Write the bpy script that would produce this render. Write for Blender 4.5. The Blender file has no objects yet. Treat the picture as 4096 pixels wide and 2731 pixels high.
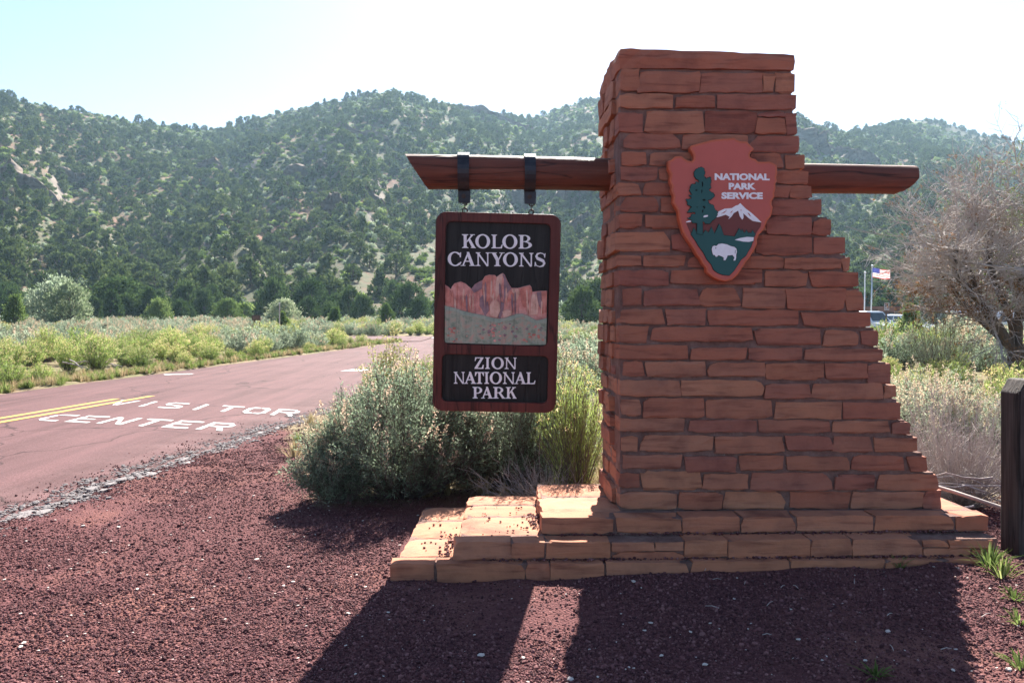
import bpy, bmesh, math, random
import numpy as np
from mathutils import Vector, Matrix

SC = bpy.context.scene
COL = SC.collection
R = math.radians

# ------------------------------------------------------------------ camera, sky, sun, exposure
EYE = 1.6
FPX, CX, HY = 3300.0, 2048.0, 1250.0          # focal length in photo pixels, horizon row
cam_d = bpy.data.cameras.new("Camera")
cam = bpy.data.objects.new("Camera", cam_d)
COL.objects.link(cam)
cam.location = (0, 0, EYE)
cam.rotation_euler = (R(90), 0, 0)
cam_d.sensor_width = 36.0
cam_d.lens = FPX / 4096 * 36.0
cam_d.shift_y = -(1365.5 - HY) / 4096
cam_d.clip_start = 0.05
cam_d.clip_end = 6000
SC.camera = cam

SUN_AZ, SUN_EL = 9.6, 41.0                     # degrees right of +Y, above the horizon
world = bpy.data.worlds.new("World")
SC.world = world
world.use_nodes = True
wn = world.node_tree
wn.nodes.clear()
sky = wn.nodes.new("ShaderNodeTexSky")
sky.sky_type = 'NISHITA'
sky.sun_disc = False
sky.sun_elevation = R(SUN_EL)
sky.sun_rotation = R(SUN_AZ)
sky.altitude = 1500
sky.air_density = 1.0
sky.dust_density = 2.0
sky.ozone_density = 2.0
bg = wn.nodes.new("ShaderNodeBackground")
bg.inputs[1].default_value = 0.055
wo = wn.nodes.new("ShaderNodeOutputWorld")
wn.links.new(sky.outputs[0], bg.inputs[0])
wn.links.new(bg.outputs[0], wo.inputs[0])

sun_d = bpy.data.lights.new("Sun", 'SUN')
sun_d.energy = 5.0
sun_d.angle = R(0.53)
sun_d.color = (1.0, 0.95, 0.87)
sun = bpy.data.objects.new("Sun", sun_d)
COL.objects.link(sun)
_sd = Vector((math.sin(R(SUN_AZ)) * math.cos(R(SUN_EL)), math.cos(R(SUN_AZ)) * math.cos(R(SUN_EL)), math.sin(R(SUN_EL))))
sun.rotation_euler = _sd.to_track_quat('Z', 'Y').to_euler()
sun.location = _sd * 50

SC.view_settings.view_transform = 'Standard'
SC.view_settings.look = 'None'
SC.view_settings.exposure = 2.0
SC.view_settings.gamma = 1.0
SC.view_settings.use_curve_mapping = False
SC.render.engine = 'CYCLES'
SC.cycles.use_denoising = True
SC.cycles.max_bounces = 8
SC.cycles.diffuse_bounces = 4
SC.cycles.transmission_bounces = 4
SC.cycles.volume_bounces = 1
SC.cycles.caustics_reflective = False
SC.cycles.caustics_refractive = False

# ------------------------------------------------------------------ helpers
def tag(o, label=None, cat=None, group=None, kind=None):
    if label: o["label"] = label
    if cat: o["category"] = cat
    if group: o["group"] = group
    if kind: o["kind"] = kind
    return o

def empty(name, loc=(0, 0, 0), rot=(0, 0, 0), label=None, cat=None, group=None):
    o = bpy.data.objects.new(name, None)
    o.empty_display_size = 0.1
    COL.objects.link(o)
    o.location = loc
    o.rotation_euler = rot
    return tag(o, label, cat, group)

def link(name, me, mat=None, parent=None):
    o = bpy.data.objects.new(name, me)
    COL.objects.link(o)
    if mat is not None and len(me.materials) == 0:
        me.materials.append(mat)
    if parent is not None:
        o.parent = parent
    return o

def pymesh(name, v, f):
    me = bpy.data.meshes.new(name)
    me.from_pydata([tuple(p) for p in v], [], f)
    me.update()
    return me

def quad_mesh(name, V, Q, mats=(), mi=None, smooth=False):
    V = np.asarray(V, dtype=np.float32).reshape(-1, 3)
    Q = np.asarray(Q, dtype=np.int32).reshape(-1, 4)
    me = bpy.data.meshes.new(name)
    me.vertices.add(len(V)); me.loops.add(Q.size); me.polygons.add(len(Q))
    me.vertices.foreach_set("co", V.ravel())
    me.polygons.foreach_set("loop_start", np.arange(0, Q.size, 4, dtype=np.int32))
    me.loops.foreach_set("vertex_index", Q.ravel())
    for m in mats: me.materials.append(m)
    if mi is not None:
        me.polygons.foreach_set("material_index", np.asarray(mi, dtype=np.int32))
    if smooth:
        me.polygons.foreach_set("use_smooth", np.ones(len(Q), dtype=bool))
    me.update(calc_edges=True)
    me.validate()
    return me

class Geo:
    """collects quads"""
    def __init__(s): s.V = []; s.Q = []; s.M = []; s.n = 0
    def add(s, V, Q, m=0):
        V = np.asarray(V, dtype=np.float32).reshape(-1, 3); Q = np.asarray(Q).reshape(-1, 4)
        s.V.append(V); s.Q.append(Q + s.n); s.M.append(np.full(len(Q), m)); s.n += len(V)
    def mesh(s, name, mats, smooth=False):
        return quad_mesh(name, np.concatenate(s.V), np.concatenate(s.Q), mats, np.concatenate(s.M), smooth)

def unit(a):
    return a / np.maximum(np.linalg.norm(a, axis=-1, keepdims=True), 1e-9)

def leaves(P, D, L, W, rng):
    n = len(P)
    D = unit(D)
    S = unit(np.cross(D, rng.normal(size=(n, 3))))
    L = np.broadcast_to(np.asarray(L, dtype=float), (n,))[:, None]; W = np.broadcast_to(np.asarray(W, dtype=float), (n,))[:, None]
    V = np.stack([P, P + D * L * .5 + S * W * .5, P + D * L, P + D * L * .5 - S * W * .5], axis=1)
    return V.reshape(-1, 3), np.arange(n * 4).reshape(n, 4)

def tubes(P, Rr, sides=3):
    """P (N,k,3) paths, Rr (N,k) radii"""
    N, k, _ = P.shape
    d = unit(P[:, -1] - P[:, 0])
    ref = np.where(np.abs(d[:, 2:3]) > .9, np.array([[1., 0, 0]]), np.array([[0., 0, 1.]]))
    a = unit(np.cross(d, ref)); b = np.cross(d, a)
    ang = np.arange(sides) * 2 * math.pi / sides
    ring = a[:, None, :] * np.cos(ang)[None, :, None] + b[:, None, :] * np.sin(ang)[None, :, None]
    V = P[:, :, None, :] + ring[:, None, :, :] * Rr[:, :, None, None]
    idx = np.arange(N * k * sides).reshape(N, k, sides)
    nx = np.roll(idx, -1, axis=2)
    Q = np.stack([idx[:, :-1], nx[:, :-1], nx[:, 1:], idx[:, 1:]], axis=-1)
    return V.reshape(-1, 3), Q.reshape(-1, 4)

def box_vf(x0, x1, y0, y1, z0, z1):
    v = [(x0, y0, z0), (x1, y0, z0), (x1, y1, z0), (x0, y1, z0), (x0, y0, z1), (x1, y0, z1), (x1, y1, z1), (x0, y1, z1)]
    f = [(0, 3, 2, 1), (4, 5, 6, 7), (0, 1, 5, 4), (1, 2, 6, 5), (2, 3, 7, 6), (3, 0, 4, 7)]
    return v, f

def box(name, x0, x1, y0, y1, z0, z1, mat, parent=None, bevel=0.0):
    bm = bmesh.new()
    v, f = box_vf(x0, x1, y0, y1, z0, z1)
    vs = [bm.verts.new(p) for p in v]
    for q in f: bm.faces.new([vs[i] for i in q])
    if bevel > 0:
        bmesh.ops.bevel(bm, geom=list(bm.edges), offset=bevel, segments=2, profile=.6, affect='EDGES')
    me = bpy.data.meshes.new(name); bm.to_mesh(me); bm.free()
    return link(name, me, mat, parent)

def prism(pts, d0, d1, axes):
    """polygon pts (a,b) extruded from d0 to d1; axes maps (a,b,d)->xyz"""
    n = len(pts)
    v = [axes(a, b, d0) for a, b in pts] + [axes(a, b, d1) for a, b in pts]
    f = [tuple(range(n)), tuple(range(2 * n - 1, n - 1, -1))]
    f += [(i, (i + n), ((i + 1) % n) + n, (i + 1) % n) for i in range(n)]
    return v, f

class Poly:
    def __init__(s): s.v = []; s.f = []
    def add(s, v, f):
        n = len(s.v); s.v += list(v); s.f += [tuple(i + n for i in q) for q in f]
    def obj(s, name, mat, parent=None, smooth=False):
        me = pymesh(name, s.v, s.f)
        bm = bmesh.new(); bm.from_mesh(me); bmesh.ops.recalc_face_normals(bm, faces=bm.faces); bm.to_mesh(me); bm.free()
        if smooth: me.polygons.foreach_set("use_smooth", np.ones(len(me.polygons), dtype=bool))
        return link(name, me, mat, parent)

def lathe(profile, n=16, center=(0, 0, 0), axis='Z'):
    v = []; f = []
    for r, h in profile:
        for i in range(n):
            a = 2 * math.pi * i / n
            p = (r * math.cos(a), r * math.sin(a), h)
            if axis == 'Y': p = (p[0], p[2], p[1])
            if axis == 'X': p = (p[2], p[0], p[1])
            v.append((p[0] + center[0], p[1] + center[1], p[2] + center[2]))
    m = len(profile)
    for j in range(m - 1):
        for i in range(n):
            f.append((j * n + i, j * n + (i + 1) % n, (j + 1) * n + (i + 1) % n, (j + 1) * n + i))
    f.append(tuple(range(n))); f.append(tuple((m - 1) * n + i for i in range(n)))
    return v, f

def curve_mesh(splines, extrude, bevel=0.0, res=1):
    """flat outline(s) in XY (holes by even-odd) -> filled, extruded mesh"""
    cu = bpy.data.curves.new("outline", 'CURVE'); cu.dimensions = '2D'; cu.fill_mode = 'BOTH'
    cu.extrude = extrude; cu.bevel_depth = bevel; cu.bevel_resolution = res
    for pts in splines:
        sp = cu.splines.new('POLY'); sp.points.add(len(pts) - 1)
        for i, p in enumerate(pts): sp.points[i].co = (p[0], p[1], 0, 1)
        sp.use_cyclic_u = True
    return _curve_to_mesh(cu)

def _curve_to_mesh(cu):
    ob = bpy.data.objects.new("tmp_outline", cu); COL.objects.link(ob)
    dg = bpy.context.evaluated_depsgraph_get(); dg.update()
    me = bpy.data.meshes.new_from_object(ob.evaluated_get(dg), depsgraph=dg)
    bpy.data.objects.remove(ob); bpy.data.curves.remove(cu)
    me.materials.clear()
    return me

def upright(me, y=0.0):
    """XY mesh -> XZ plane facing -Y"""
    me.transform(Matrix(((1, 0, 0, 0), (0, 0, -1, y), (0, 1, 0, 0), (0, 0, 0, 1))))
    return me

def text_mesh(body, x0, x1, y0, y1, extrude, offset=0.0):
    cu = bpy.data.curves.new("text", 'FONT'); cu.body = body; cu.extrude = extrude; cu.offset = offset
    cu.resolution_u = 4
    me = _curve_to_mesh(cu)
    co = np.empty(len(me.vertices) * 3, dtype=np.float32); me.vertices.foreach_get("co", co); co = co.reshape(-1, 3)
    mn, mx = co.min(0), co.max(0)
    co[:, 0] = x0 + (co[:, 0] - mn[0]) / (mx[0] - mn[0]) * (x1 - x0)
    co[:, 1] = y0 + (co[:, 1] - mn[1]) / (mx[1] - mn[1]) * (y1 - y0)
    me.vertices.foreach_set("co", co.ravel()); me.update()
    return me

def rrect(x0, x1, z0, z1, r, n=6):
    pts = []
    for cx, cz, a0 in ((x1 - r, z1 - r, 0), (x0 + r, z1 - r, 90), (x0 + r, z0 + r, 180), (x1 - r, z0 + r, 270)):
        for i in range(n + 1):
            a = R(a0 + 90 * i / n); pts.append((cx + r * math.cos(a), cz + r * math.sin(a)))
    return pts

def vnoise(x, y, seed=0):
    x = np.asarray(x, dtype=float); y = np.asarray(y, dtype=float)
    xi = np.floor(x).astype(np.int64); yi = np.floor(y).astype(np.int64)
    fx = x - xi; fy = y - yi
    fx = fx * fx * (3 - 2 * fx); fy = fy * fy * (3 - 2 * fy)
    def h(a, b):
        n = (a * 374761393 + b * 668265263 + seed * 1442695041) & 0xFFFFFFFF
        n = ((n ^ (n >> 13)) * 1274126177) & 0xFFFFFFFF
        return ((n ^ (n >> 16)) & 0xFFFF) / 65535.0
    return (h(xi, yi) * (1 - fx) + h(xi + 1, yi) * fx) * (1 - fy) + (h(xi, yi + 1) * (1 - fx) + h(xi + 1, yi + 1) * fx) * fy

def fbm(x, y, oct=4, seed=0):
    s = 0; a = .5; t = 0
    for i in range(oct):
        s = s + a * vnoise(np.asarray(x) * 2 ** i, np.asarray(y) * 2 ** i, seed + i * 17); t += a; a *= .5
    return s / t

def ground_pt(px, py, z=0.0):
    y = (EYE - z) * FPX / (py - HY)
    return ((px - CX) / FPX * y, y, z)

def at_depth(px, py, y):
    return ((px - CX) / FPX * y, y, EYE + (HY - py) / FPX * y)

# ------------------------------------------------------------------ materials
class NT:
    def __init__(s, name):
        s.m = bpy.data.materials.new(name); s.m.use_nodes = True
        s.t = s.m.node_tree; s.t.nodes.clear()
        s.out = s.t.nodes.new("ShaderNodeOutputMaterial")
    def n(s, kind, **kw):
        nd = s.t.nodes.new("ShaderNode" + kind)
        for k, v in kw.items():
            if hasattr(nd, k): setattr(nd, k, v)
            else: nd.inputs[k.replace('_', ' ')].default_value = v
        return nd
    def l(s, a, b): s.t.links.new(a, b)
    def coords(s, kind='Object', scale=(1, 1, 1), rand=False):
        tc = s.n("TexCoord"); src = tc.outputs[kind]
        if kind == 'Position':
            pass
        mp = s.n("Mapping"); mp.inputs['Scale'].default_value = scale
        if rand:
            oi = s.n("ObjectInfo"); mul = s.n("VectorMath", operation='MULTIPLY')
            cb = s.n("CombineXYZ"); 
            for i in range(3): s.l(oi.outputs['Random'], cb.inputs[i])
            mul.inputs[1].default_value = (37, 53, 71); s.l(cb.outputs[0], mul.inputs[0])
            s.l(mul.outputs[0], mp.inputs['Location'])
        s.l(src, mp.inputs['Vector'])
        return mp.outputs[0]
    def noise(s, vec, scale, detail=4, rough=.6, dist=0.0):
        n = s.n("TexNoise"); n.inputs['Scale'].default_value = scale; n.inputs['Detail'].default_value = detail
        n.inputs['Roughness'].default_value = rough; n.inputs['Distortion'].default_value = dist
        if vec is not None: s.l(vec, n.inputs['Vector'])
        return n.outputs['Fac']
    def ramp(s, fac, stops):
        r = s.n("ValToRGB"); e = r.color_ramp.elements
        while len(e) < len(stops): e.new(.5)
        for i, (p, c) in enumerate(stops):
            e[i].position = p; e[i].color = (*c, 1) if len(c) == 3 else c
        s.l(fac, r.inputs[0]); return r.outputs[0]
    def mix(s, fac, a, b, mode='MIX'):
        m = s.n("MixRGB"); m.blend_type = mode
        for i, x in ((0, fac), (1, a), (2, b)):
            if isinstance(x, (int, float)): m.inputs[i].default_value = x
            elif isinstance(x, tuple): m.inputs[i].default_value = (*x, 1)
            else: s.l(x, m.inputs[i])
        return m.outputs[0]
    def math(s, op, a, b=0.0):
        m = s.n("Math"); m.operation = op
        for i, x in ((0, a), (1, b)):
            if isinstance(x, (int, float)): m.inputs[i].default_value = x
            else: s.l(x, m.inputs[i])
        return m.outputs[0]
    def bump(s, h, strength=.5, dist=.02, normal=None):
        b = s.n("Bump"); b.inputs['Strength'].default_value = strength; b.inputs['Distance'].default_value = dist
        s.l(h, b.inputs['Height'])
        if normal is not None: s.l(normal, b.inputs['Normal'])
        return b.outputs[0]
    def principled(s, col, rough=.8, normal=None, spec=.3, metallic=0.0):
        b = s.n("BsdfPrincipled")
        if isinstance(col, tuple): b.inputs['Base Color'].default_value = (*col, 1)
        else: s.l(col, b.inputs['Base Color'])
        if isinstance(rough, (int, float)): b.inputs['Roughness'].default_value = rough
        else: s.l(rough, b.inputs['Roughness'])
        b.inputs['Specular IOR Level'].default_value = spec; b.inputs['Metallic'].default_value = metallic
        if normal is not None: s.l(normal, b.inputs['Normal'])
        s.l(b.outputs[0], s.out.inputs[0]); return s.m

def mat_plain(name, col, rough=.6, spec=.3, var=.15, scale=8, metallic=0.0, bump=0.0):
    t = NT(name); c = t.coords('Object')
    n = t.noise(c, scale, 4)
    dark = tuple(x * (1 - var) for x in col); light = tuple(min(1, x * (1 + var)) for x in col)
    cc = t.ramp(n, [(.3, dark), (.7, light)])
    nm = t.bump(t.noise(c, scale * 6, 3), bump, .01) if bump else None
    return t.principled(cc, rough, nm, spec, metallic)

def mat_stone(name, cols):
    t = NT(name)
    c = t.coords('Object', (1, 1, 1), rand=True)
    cb = t.coords('Object', (1.6, 1.6, 17), rand=True)
    bed = t.noise(cb, 1.5, 5, .55, .4)
    blot = t.noise(c, 5, 4, .6)
    oi = t.n("ObjectInfo")
    base = t.ramp(oi.outputs['Random'], [(k / (len(cols) - 1), c_) for k, c_ in enumerate(cols)])
    strip = t.ramp(bed, [(.3, (.52, .46, .50)), (.46, (1, 1, 1)), (.60, (1.05, 1.02, .98)), (.72, (.70, .62, .63))])
    col = t.mix(.85, base, strip, 'MULTIPLY')
    bl = t.ramp(blot, [(.32, (.68, .68, .74)), (.5, (1, 1, 1)), (.68, (1.14, 1.1, 1.06))])
    col = t.mix(.7, col, bl, 'MULTIPLY')
    # pale scuffs along bedding
    sc = t.noise(t.coords('Object', (3, 3, 30), rand=True), 2.2, 6, .7)
    scm = t.ramp(sc, [(.66, (0, 0, 0)), (.78, (1, 1, 1))])
    f = t.math('MULTIPLY', scm, .35)
    col = t.mix(f, col, (.50, .33, .25))
    h = t.math('ADD', t.math('MULTIPLY', bed, .7), t.math('MULTIPLY', t.noise(c, 30, 5, .65), .5))
    nm = t.bump(h, .8, .014)
    return t.principled(col, .88, nm, .2)

def mat_leaf(name, c0, c1, c2, trans=.35, rough=.7):
    """thin leaf: diffuse + translucent, colour varied per plant and per leaf"""
    t = NT(name)
    oi = t.n("ObjectInfo"); g = t.n("NewGeometry")
    a = t.ramp(g.outputs['Random Per Island'], [(0, c0), (.5, c1), (1, c2)])
    v = t.ramp(oi.outputs['Random'], [(0, (.66, .72, .66)), (.35, (.95, .95, .92)), (.7, (1.08, 1.05, 1.0)), (1, (1.3, 1.2, 1.22))])
    col = t.mix(1.0, a, v, 'MULTIPLY')
    d = t.n("BsdfDiffuse"); tr = t.n("BsdfTranslucent"); mx = t.n("MixShader")
    t.l(col, d.inputs[0]); t.l(col, tr.inputs[0]); mx.inputs[0].default_value = trans
    t.l(d.outputs[0], mx.inputs[1]); t.l(tr.outputs[0], mx.inputs[2])
    t.l(mx.outputs[0], t.out.inputs[0])
    return t.m

M = {}
M['stone'] = mat_stone("red_sandstone", [(.27, .098, .068), (.37, .152, .092), (.34, .125, .082), (.43, .192, .112), (.30, .112, .082), (.40, .178, .11), (.33, .118, .074)])
M['slab'] = mat_stone("sandstone_slab", [(.37, .148, .084), (.44, .188, .108), (.41, .165, .096), (.46, .212, .128), (.39, .15, .09)])

t = NT("mortar"); c = t.coords('Object')
col = t.ramp(t.noise(c, 9, 5), [(.3, (.155, .088, .074)), (.5, (.22, .130, .108)), (.68, (.28, .18, .15)), (.8, (.36, .25, .215))])
M['mortar'] = t.principled(col, .95, t.bump(t.noise(c, 60, 5, .7), .9, .014), .1)

# cinder-gravel ground, sandy soil elsewhere
t = NT("ground_soil"); c = t.coords('Object')
sep = t.n("SeparateXYZ"); t.l(c, sep.inputs[0])
vor = t.n("TexVoronoi"); vor.inputs['Scale'].default_value = 70; t.l(c, vor.inputs['Vector'])
big = t.noise(c, .8, 4); fine = t.noise(c, 45, 4, .7)
cind = t.ramp(fine, [(.3, (.076, .027, .029)), (.55, (.128, .050, .050)), (.78, (.19, .088, .085))])
dust = t.ramp(big, [(.5, (0, 0, 0)), (.72, (1, 1, 1))])
cind = t.mix(t.math('MULTIPLY', dust, .6), cind, (.27, .12, .09))
soil = t.ramp(t.noise(c, 2.2, 6, .65), [(.3, (.15, .11, .065)), (.5, (.23, .17, .105)), (.7, (.30, .20, .14))])
gr = t.ramp(t.noise(c, .35, 4), [(.4, (0, 0, 0)), (.6, (1, 1, 1))])
soil = t.mix(t.math('MULTIPLY', gr, .55), soil, (.13, .15, .06))
# boundary of the gravel apron: world y < 6.9 (+noise), right of the road
lft = t.math('MULTIPLY', t.math('MAXIMUM', t.math('SUBTRACT', -1.6, sep.outputs['X']), 0.0), -3.0)
yb = t.math('ADD', t.math('ADD', sep.outputs['Y'], t.math('MAXIMUM', lft, -4.5)), t.math('MULTIPLY', t.noise(c, 1.1, 4), 1.6))
mask = t.math('GREATER_THAN', yb, 7.9)
mr = t.n("MapRange"); mr.inputs['From Min'].default_value = 7.4; mr.inputs['From Max'].default_value = 8.1; t.l(yb, mr.inputs['Value'])
col = t.mix(mr.outputs[0], cind, soil)
h = t.math('ADD', t.math('MULTIPLY', vor.outputs['Distance'], -.8), t.math('MULTIPLY', fine, .6))
M['ground'] = t.principled(col, .95, t.bump(h, .8, .02), .12)

t = NT("hill_soil"); c = t.coords('Object')
n1 = t.noise(c, .022, 5, .6); n2 = t.noise(c, .11, 6, .65); n3 = t.noise(c, .5, 5, .7)
soil = t.ramp(n2, [(.3, (.13, .062, .043)), (.45, (.20, .098, .068)), (.6, (.22, .118, .082)), (.75, (.15, .095, .07))])
scrub = t.ramp(n3, [(.3, (.045, .058, .03)), (.55, (.078, .092, .05)), (.75, (.13, .135, .08))])
msk = t.ramp(t.math('ADD', t.math('MULTIPLY', n1, .6), t.math('MULTIPLY', n3, .42)), [(.40, (0, 0, 0)), (.52, (1, 1, 1))])
col = t.mix(t.math('MULTIPLY', msk, .9), soil, scrub)
geo = t.n("NewGeometry"); sx = t.n("SeparateXYZ"); t.l(geo.outputs['Normal'], sx.inputs[0])
steep = t.ramp(sx.outputs['Z'], [(.70, (1, 1, 1)), (.82, (0, 0, 0))])
rock = t.ramp(n2, [(.3, (.12, .10, .085)), (.6, (.21, .17, .14)), (.8, (.27, .21, .165))])
col = t.mix(steep, col, rock)
M['hill'] = t.principled(col, .95, t.bump(n3, .5, .8), .1)

t = NT("cliff_rock"); c = t.coords('Object', (.12, .12, .5)); c2 = t.coords('Object')
n2 = t.noise(c, 1.6, 6, .65, .5); n3 = t.noise(c2, 1.1, 5, .7)
col = t.ramp(n2, [(.3, (.08, .064, .053)), (.5, (.16, .125, .10)), (.7, (.23, .18, .14))])
M['cliff'] = t.principled(col, .95, t.bump(n3, .7, .5), .1)

t = NT("red_asphalt"); c = t.coords('Object')
n1 = t.noise(c, .5, 5); n2 = t.noise(c, 70, 3, .8); ns = t.noise(t.coords('Object', (2.2, .12, 1)), 1.4, 5)
col = t.ramp(n2, [(.25, (.058, .028, .029)), (.5, (.112, .056, .057)), (.75, (.185, .105, .104))])
col = t.mix(.55, col, t.ramp(n1, [(.35, (.8, .78, .78)), (.65, (1.12, 1.1, 1.1))]), 'MULTIPLY')
col = t.mix(.8, col, t.ramp(ns, [(.32, (.70, .68, .68)), (.5, (1, 1, 1)), (.68, (1.2, 1.18, 1.18))]), 'MULTIPLY')
crk = t.n("TexVoronoi", feature='DISTANCE_TO_EDGE'); crk.inputs['Scale'].default_value = .33
cw = t.n("VectorMath", operation='ADD'); t.l(c, cw.inputs[0])
nz = t.n("TexNoise"); nz.inputs['Scale'].default_value = 1.2; t.l(c, nz.inputs['Vector']); t.l(nz.outputs['Color'], cw.inputs[1]); t.l(cw.outputs[0], crk.inputs['Vector'])
cm = t.ramp(crk.outputs['Distance'], [(.0, (.25, .25, .25)), (.009, (1, 1, 1))])
col = t.mix(.85, col, cm, 'MULTIPLY')
M['road'] = t.principled(col, .85, t.bump(n2, .5, .008), .12)

M['edge'] = mat_plain("grey_asphalt_edge", (.21, .185, .182), .85, .2, .3, 25, bump=.5)
def mat_paint(name, col, under):
    t = NT(name); c = t.coords('Object')
    n = t.noise(c, 14, 6, .75)
    cc = t.mix(t.ramp(n, [(.46, (0, 0, 0)), (.66, (1, 1, 1))]), col, under)
    return t.principled(cc, .85, t.bump(t.noise(c, 70, 3, .8), .4, .006), .15)
M['white_paint'] = mat_paint("road_white_paint", (.60, .585, .565), (.24, .165, .16))
M['yellow_paint'] = mat_paint("road_yellow_paint", (.52, .35, .085), (.26, .17, .10))

def mat_wood(name, c0, c1, c2, axis, rough=.7, bumpS=.5, sc=1.0):
    t = NT(name)
    s = [22 * sc, 22 * sc, 22 * sc]; s[axis] = 1.1 * sc
    c = t.coords('Object', tuple(s))
    n = t.noise(c, 1.6, 6, .65, .3); n2 = t.noise(t.coords('Object'), 3, 4)
    col = t.ramp(n, [(.25, c0), (.5, c1), (.75, c2)])
    col = t.mix(.6, col, t.ramp(n2, [(.3, (.7, .7, .7)), (.7, (1.15, 1.12, 1.1))]), 'MULTIPLY')
    s2 = [5 * sc] * 3; s2[axis] = .35 * sc
    cr = t.noise(t.coords('Object', tuple(s2)), 2.0, 3, .5, .2)
    cm = t.ramp(cr, [(.478, (1, 1, 1)), (.496, (.12, .12, .12)), (.514, (1, 1, 1))])
    col = t.mix(.8, col, cm, 'MULTIPLY')
    h = t.math('ADD', n, t.math('MULTIPLY', cm, .8))
    return t.principled(col, rough, t.bump(h, bumpS, .01), .3)
M['log'] = mat_wood("stained_log", (.07, .02, .013), (.145, .043, .024), (.20, .068, .04), 0, .6)
M['log_end'] = mat_wood("log_end_grain", (.12, .035, .02), (.19, .06, .03), (.24, .09, .05), 2, .7)
M['frame'] = mat_wood("maroon_sign_wood", (.065, .014, .012), (.105, .024, .019), (.135, .034, .027), 2, .5, .25)
M['panel'] = mat_wood("black_sign_panel", (.006, .006, .006), (.012, .012, .012), (.026, .026, .024), 2, .5, .35)
M['post'] = mat_wood("dark_weathered_post", (.022, .018, .017), (.055, .043, .038), (.11, .088, .078), 2, .85, .8)
M['letter'] = mat_plain("white_letter_paint", (.88, .87, .88), .5, .3, .05, 30)
M['steel'] = mat_plain("black_strap_steel", (.035, .035, .042), .45, .5, .35, 14, metallic=.6, bump=.15)
M['rust'] = mat_plain("rusty_bolt", (.07, .045, .035), .6, .4, .3, 30, metallic=.5)

def mat_relief(name, c0, c1, c2, bs=16):
    t = NT(name)
    st = t.noise(t.coords('Object', (46, 46, 1.6)), 1.0, 5, .7)
    bl = t.noise(t.coords('Object'), bs, 5, .65)
    col = t.ramp(bl, [(.3, c0), (.5, c1), (.72, c2)])
    col = t.mix(.8, col, t.ramp(st, [(.34, (.55, .52, .54)), (.44, (1, 1, 1)), (.60, (1.05, 1.05, 1.05)), (.72, (1.3, 1.3, 1.3))]), 'MULTIPLY')
    return t.principled(col, .6, t.bump(st, .3, .004), .25)
M['rel_pink'] = mat_relief("carved_cliff_pink", (0.456, 0.186, 0.161), (0.676, 0.304, 0.254), (0.777, 0.439, 0.372))
M['rel_red'] = mat_relief("carved_cliff_red", (0.386, 0.131, 0.105), (0.580, 0.220, 0.166), (0.737, 0.351, 0.281))
M['rel_shade'] = mat_relief("carved_cliff_mauve", (0.168, 0.118, 0.134), (0.286, 0.185, 0.202), (0.420, 0.252, 0.252))
M['rel_tan'] = mat_relief("carved_cliff_tan", (0.516, 0.281, 0.204), (0.688, 0.423, 0.329), (0.781, 0.562, 0.453))
M['rel_green'] = mat_relief("carved_scrub_green", (.17, .23, .16), (.34, .37, .28), (.52, .30, .23), 26)
M['rel_rim'] = mat_relief("carved_hill_rim", (.24, .32, .25), (.33, .39, .31), (.46, .33, .27))

M['arrow_red'] = mat_plain("arrowhead_red_paint", (.50, .108, .080), .45, .35, .06, 6)
M['arrow_edge'] = mat_plain("arrowhead_edge_paint", (.52, .12, .055), .5, .35, .1, 10)
M['arrow_dark'] = mat_plain("arrowhead_maroon_paint", (.165, .045, .038), .5, .3, .05, 6)
M['arrow_green'] = mat_plain("arrowhead_green_paint", (.022, .10, .092), .5, .3, .06, 6)
M['arrow_line'] = mat_plain("arrowhead_dark_outline", (.008, .012, .013), .6, .2, .1, 6)

M['bark'] = mat_wood("juniper_bark", (.05, .035, .028), (.10, .075, .06), (.16, .125, .10), 2, .9, .8)
M['twig'] = mat_plain("grey_twig_bark", (.15, .12, .10), .9, .15, .3, 6)
M['deadwood'] = mat_plain("bleached_dead_branch", (.42, .36, .335), .8, .2, .25, 4)
M['sage'] = mat_leaf("sage_leaf", (.19, .25, .165), (.28, .345, .24), (.38, .43, .33), .54)
M['sage_seed'] = mat_leaf("sage_seed_head", (.40, .31, .22), (.50, .40, .29), (.58, .50, .39), .5)
M['rabbit'] = mat_leaf("rabbitbrush_leaf", (.17, .25, .055), (.25, .34, .09), (.34, .42, .16), .48)
M['rabbit_fl'] = mat_leaf("rabbitbrush_flower", (.48, .40, .17), (.56, .48, .25), (.62, .55, .34), .4)
M['juniper'] = mat_leaf("juniper_foliage", (.034, .064, .020), (.055, .095, .030), (.095, .14, .05), .33)
M['juniper_hill'] = mat_leaf("juniper_foliage_hill", (.045, .068, .022), (.072, .104, .035), (.12, .155, .06), .33)
M['willow'] = mat_leaf("pale_tree_leaf", (.16, .22, .11), (.23, .29, .17), (.33, .37, .25), .4)
M['green_shrub'] = mat_leaf("green_shrub_leaf", (.08, .13, .035), (.12, .18, .05), (.17, .23, .08), .4)
M['rust_leaf'] = mat_leaf("dead_needle_orange", (.20, .085, .035), (.29, .13, .06), (.36, .19, .10), .35)
M['grass'] = mat_leaf("fresh_grass_blade", (.12, .17, .045), (.19, .25, .075), (.28, .32, .13), .45)
M['drygrass'] = mat_leaf("dry_grass_blade", (.28, .22, .12), (.38, .31, .18), (.45, .38, .25), .4)

t = NT("cinder_pebble"); oi = t.n("ObjectInfo")
col = t.ramp(oi.outputs['Random'], [(0, (.053, .020, .022)), (.4, (.105, .040, .042)), (.8, (.158, .062, .062)), (1, (.25, .12, .115))])
M['cinder'] = t.principled(col, .9, None, .2)
M['pale_pebble'] = mat_plain("pale_pebble", (.55, .47, .42), .8, .2, .2, 30)

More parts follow.
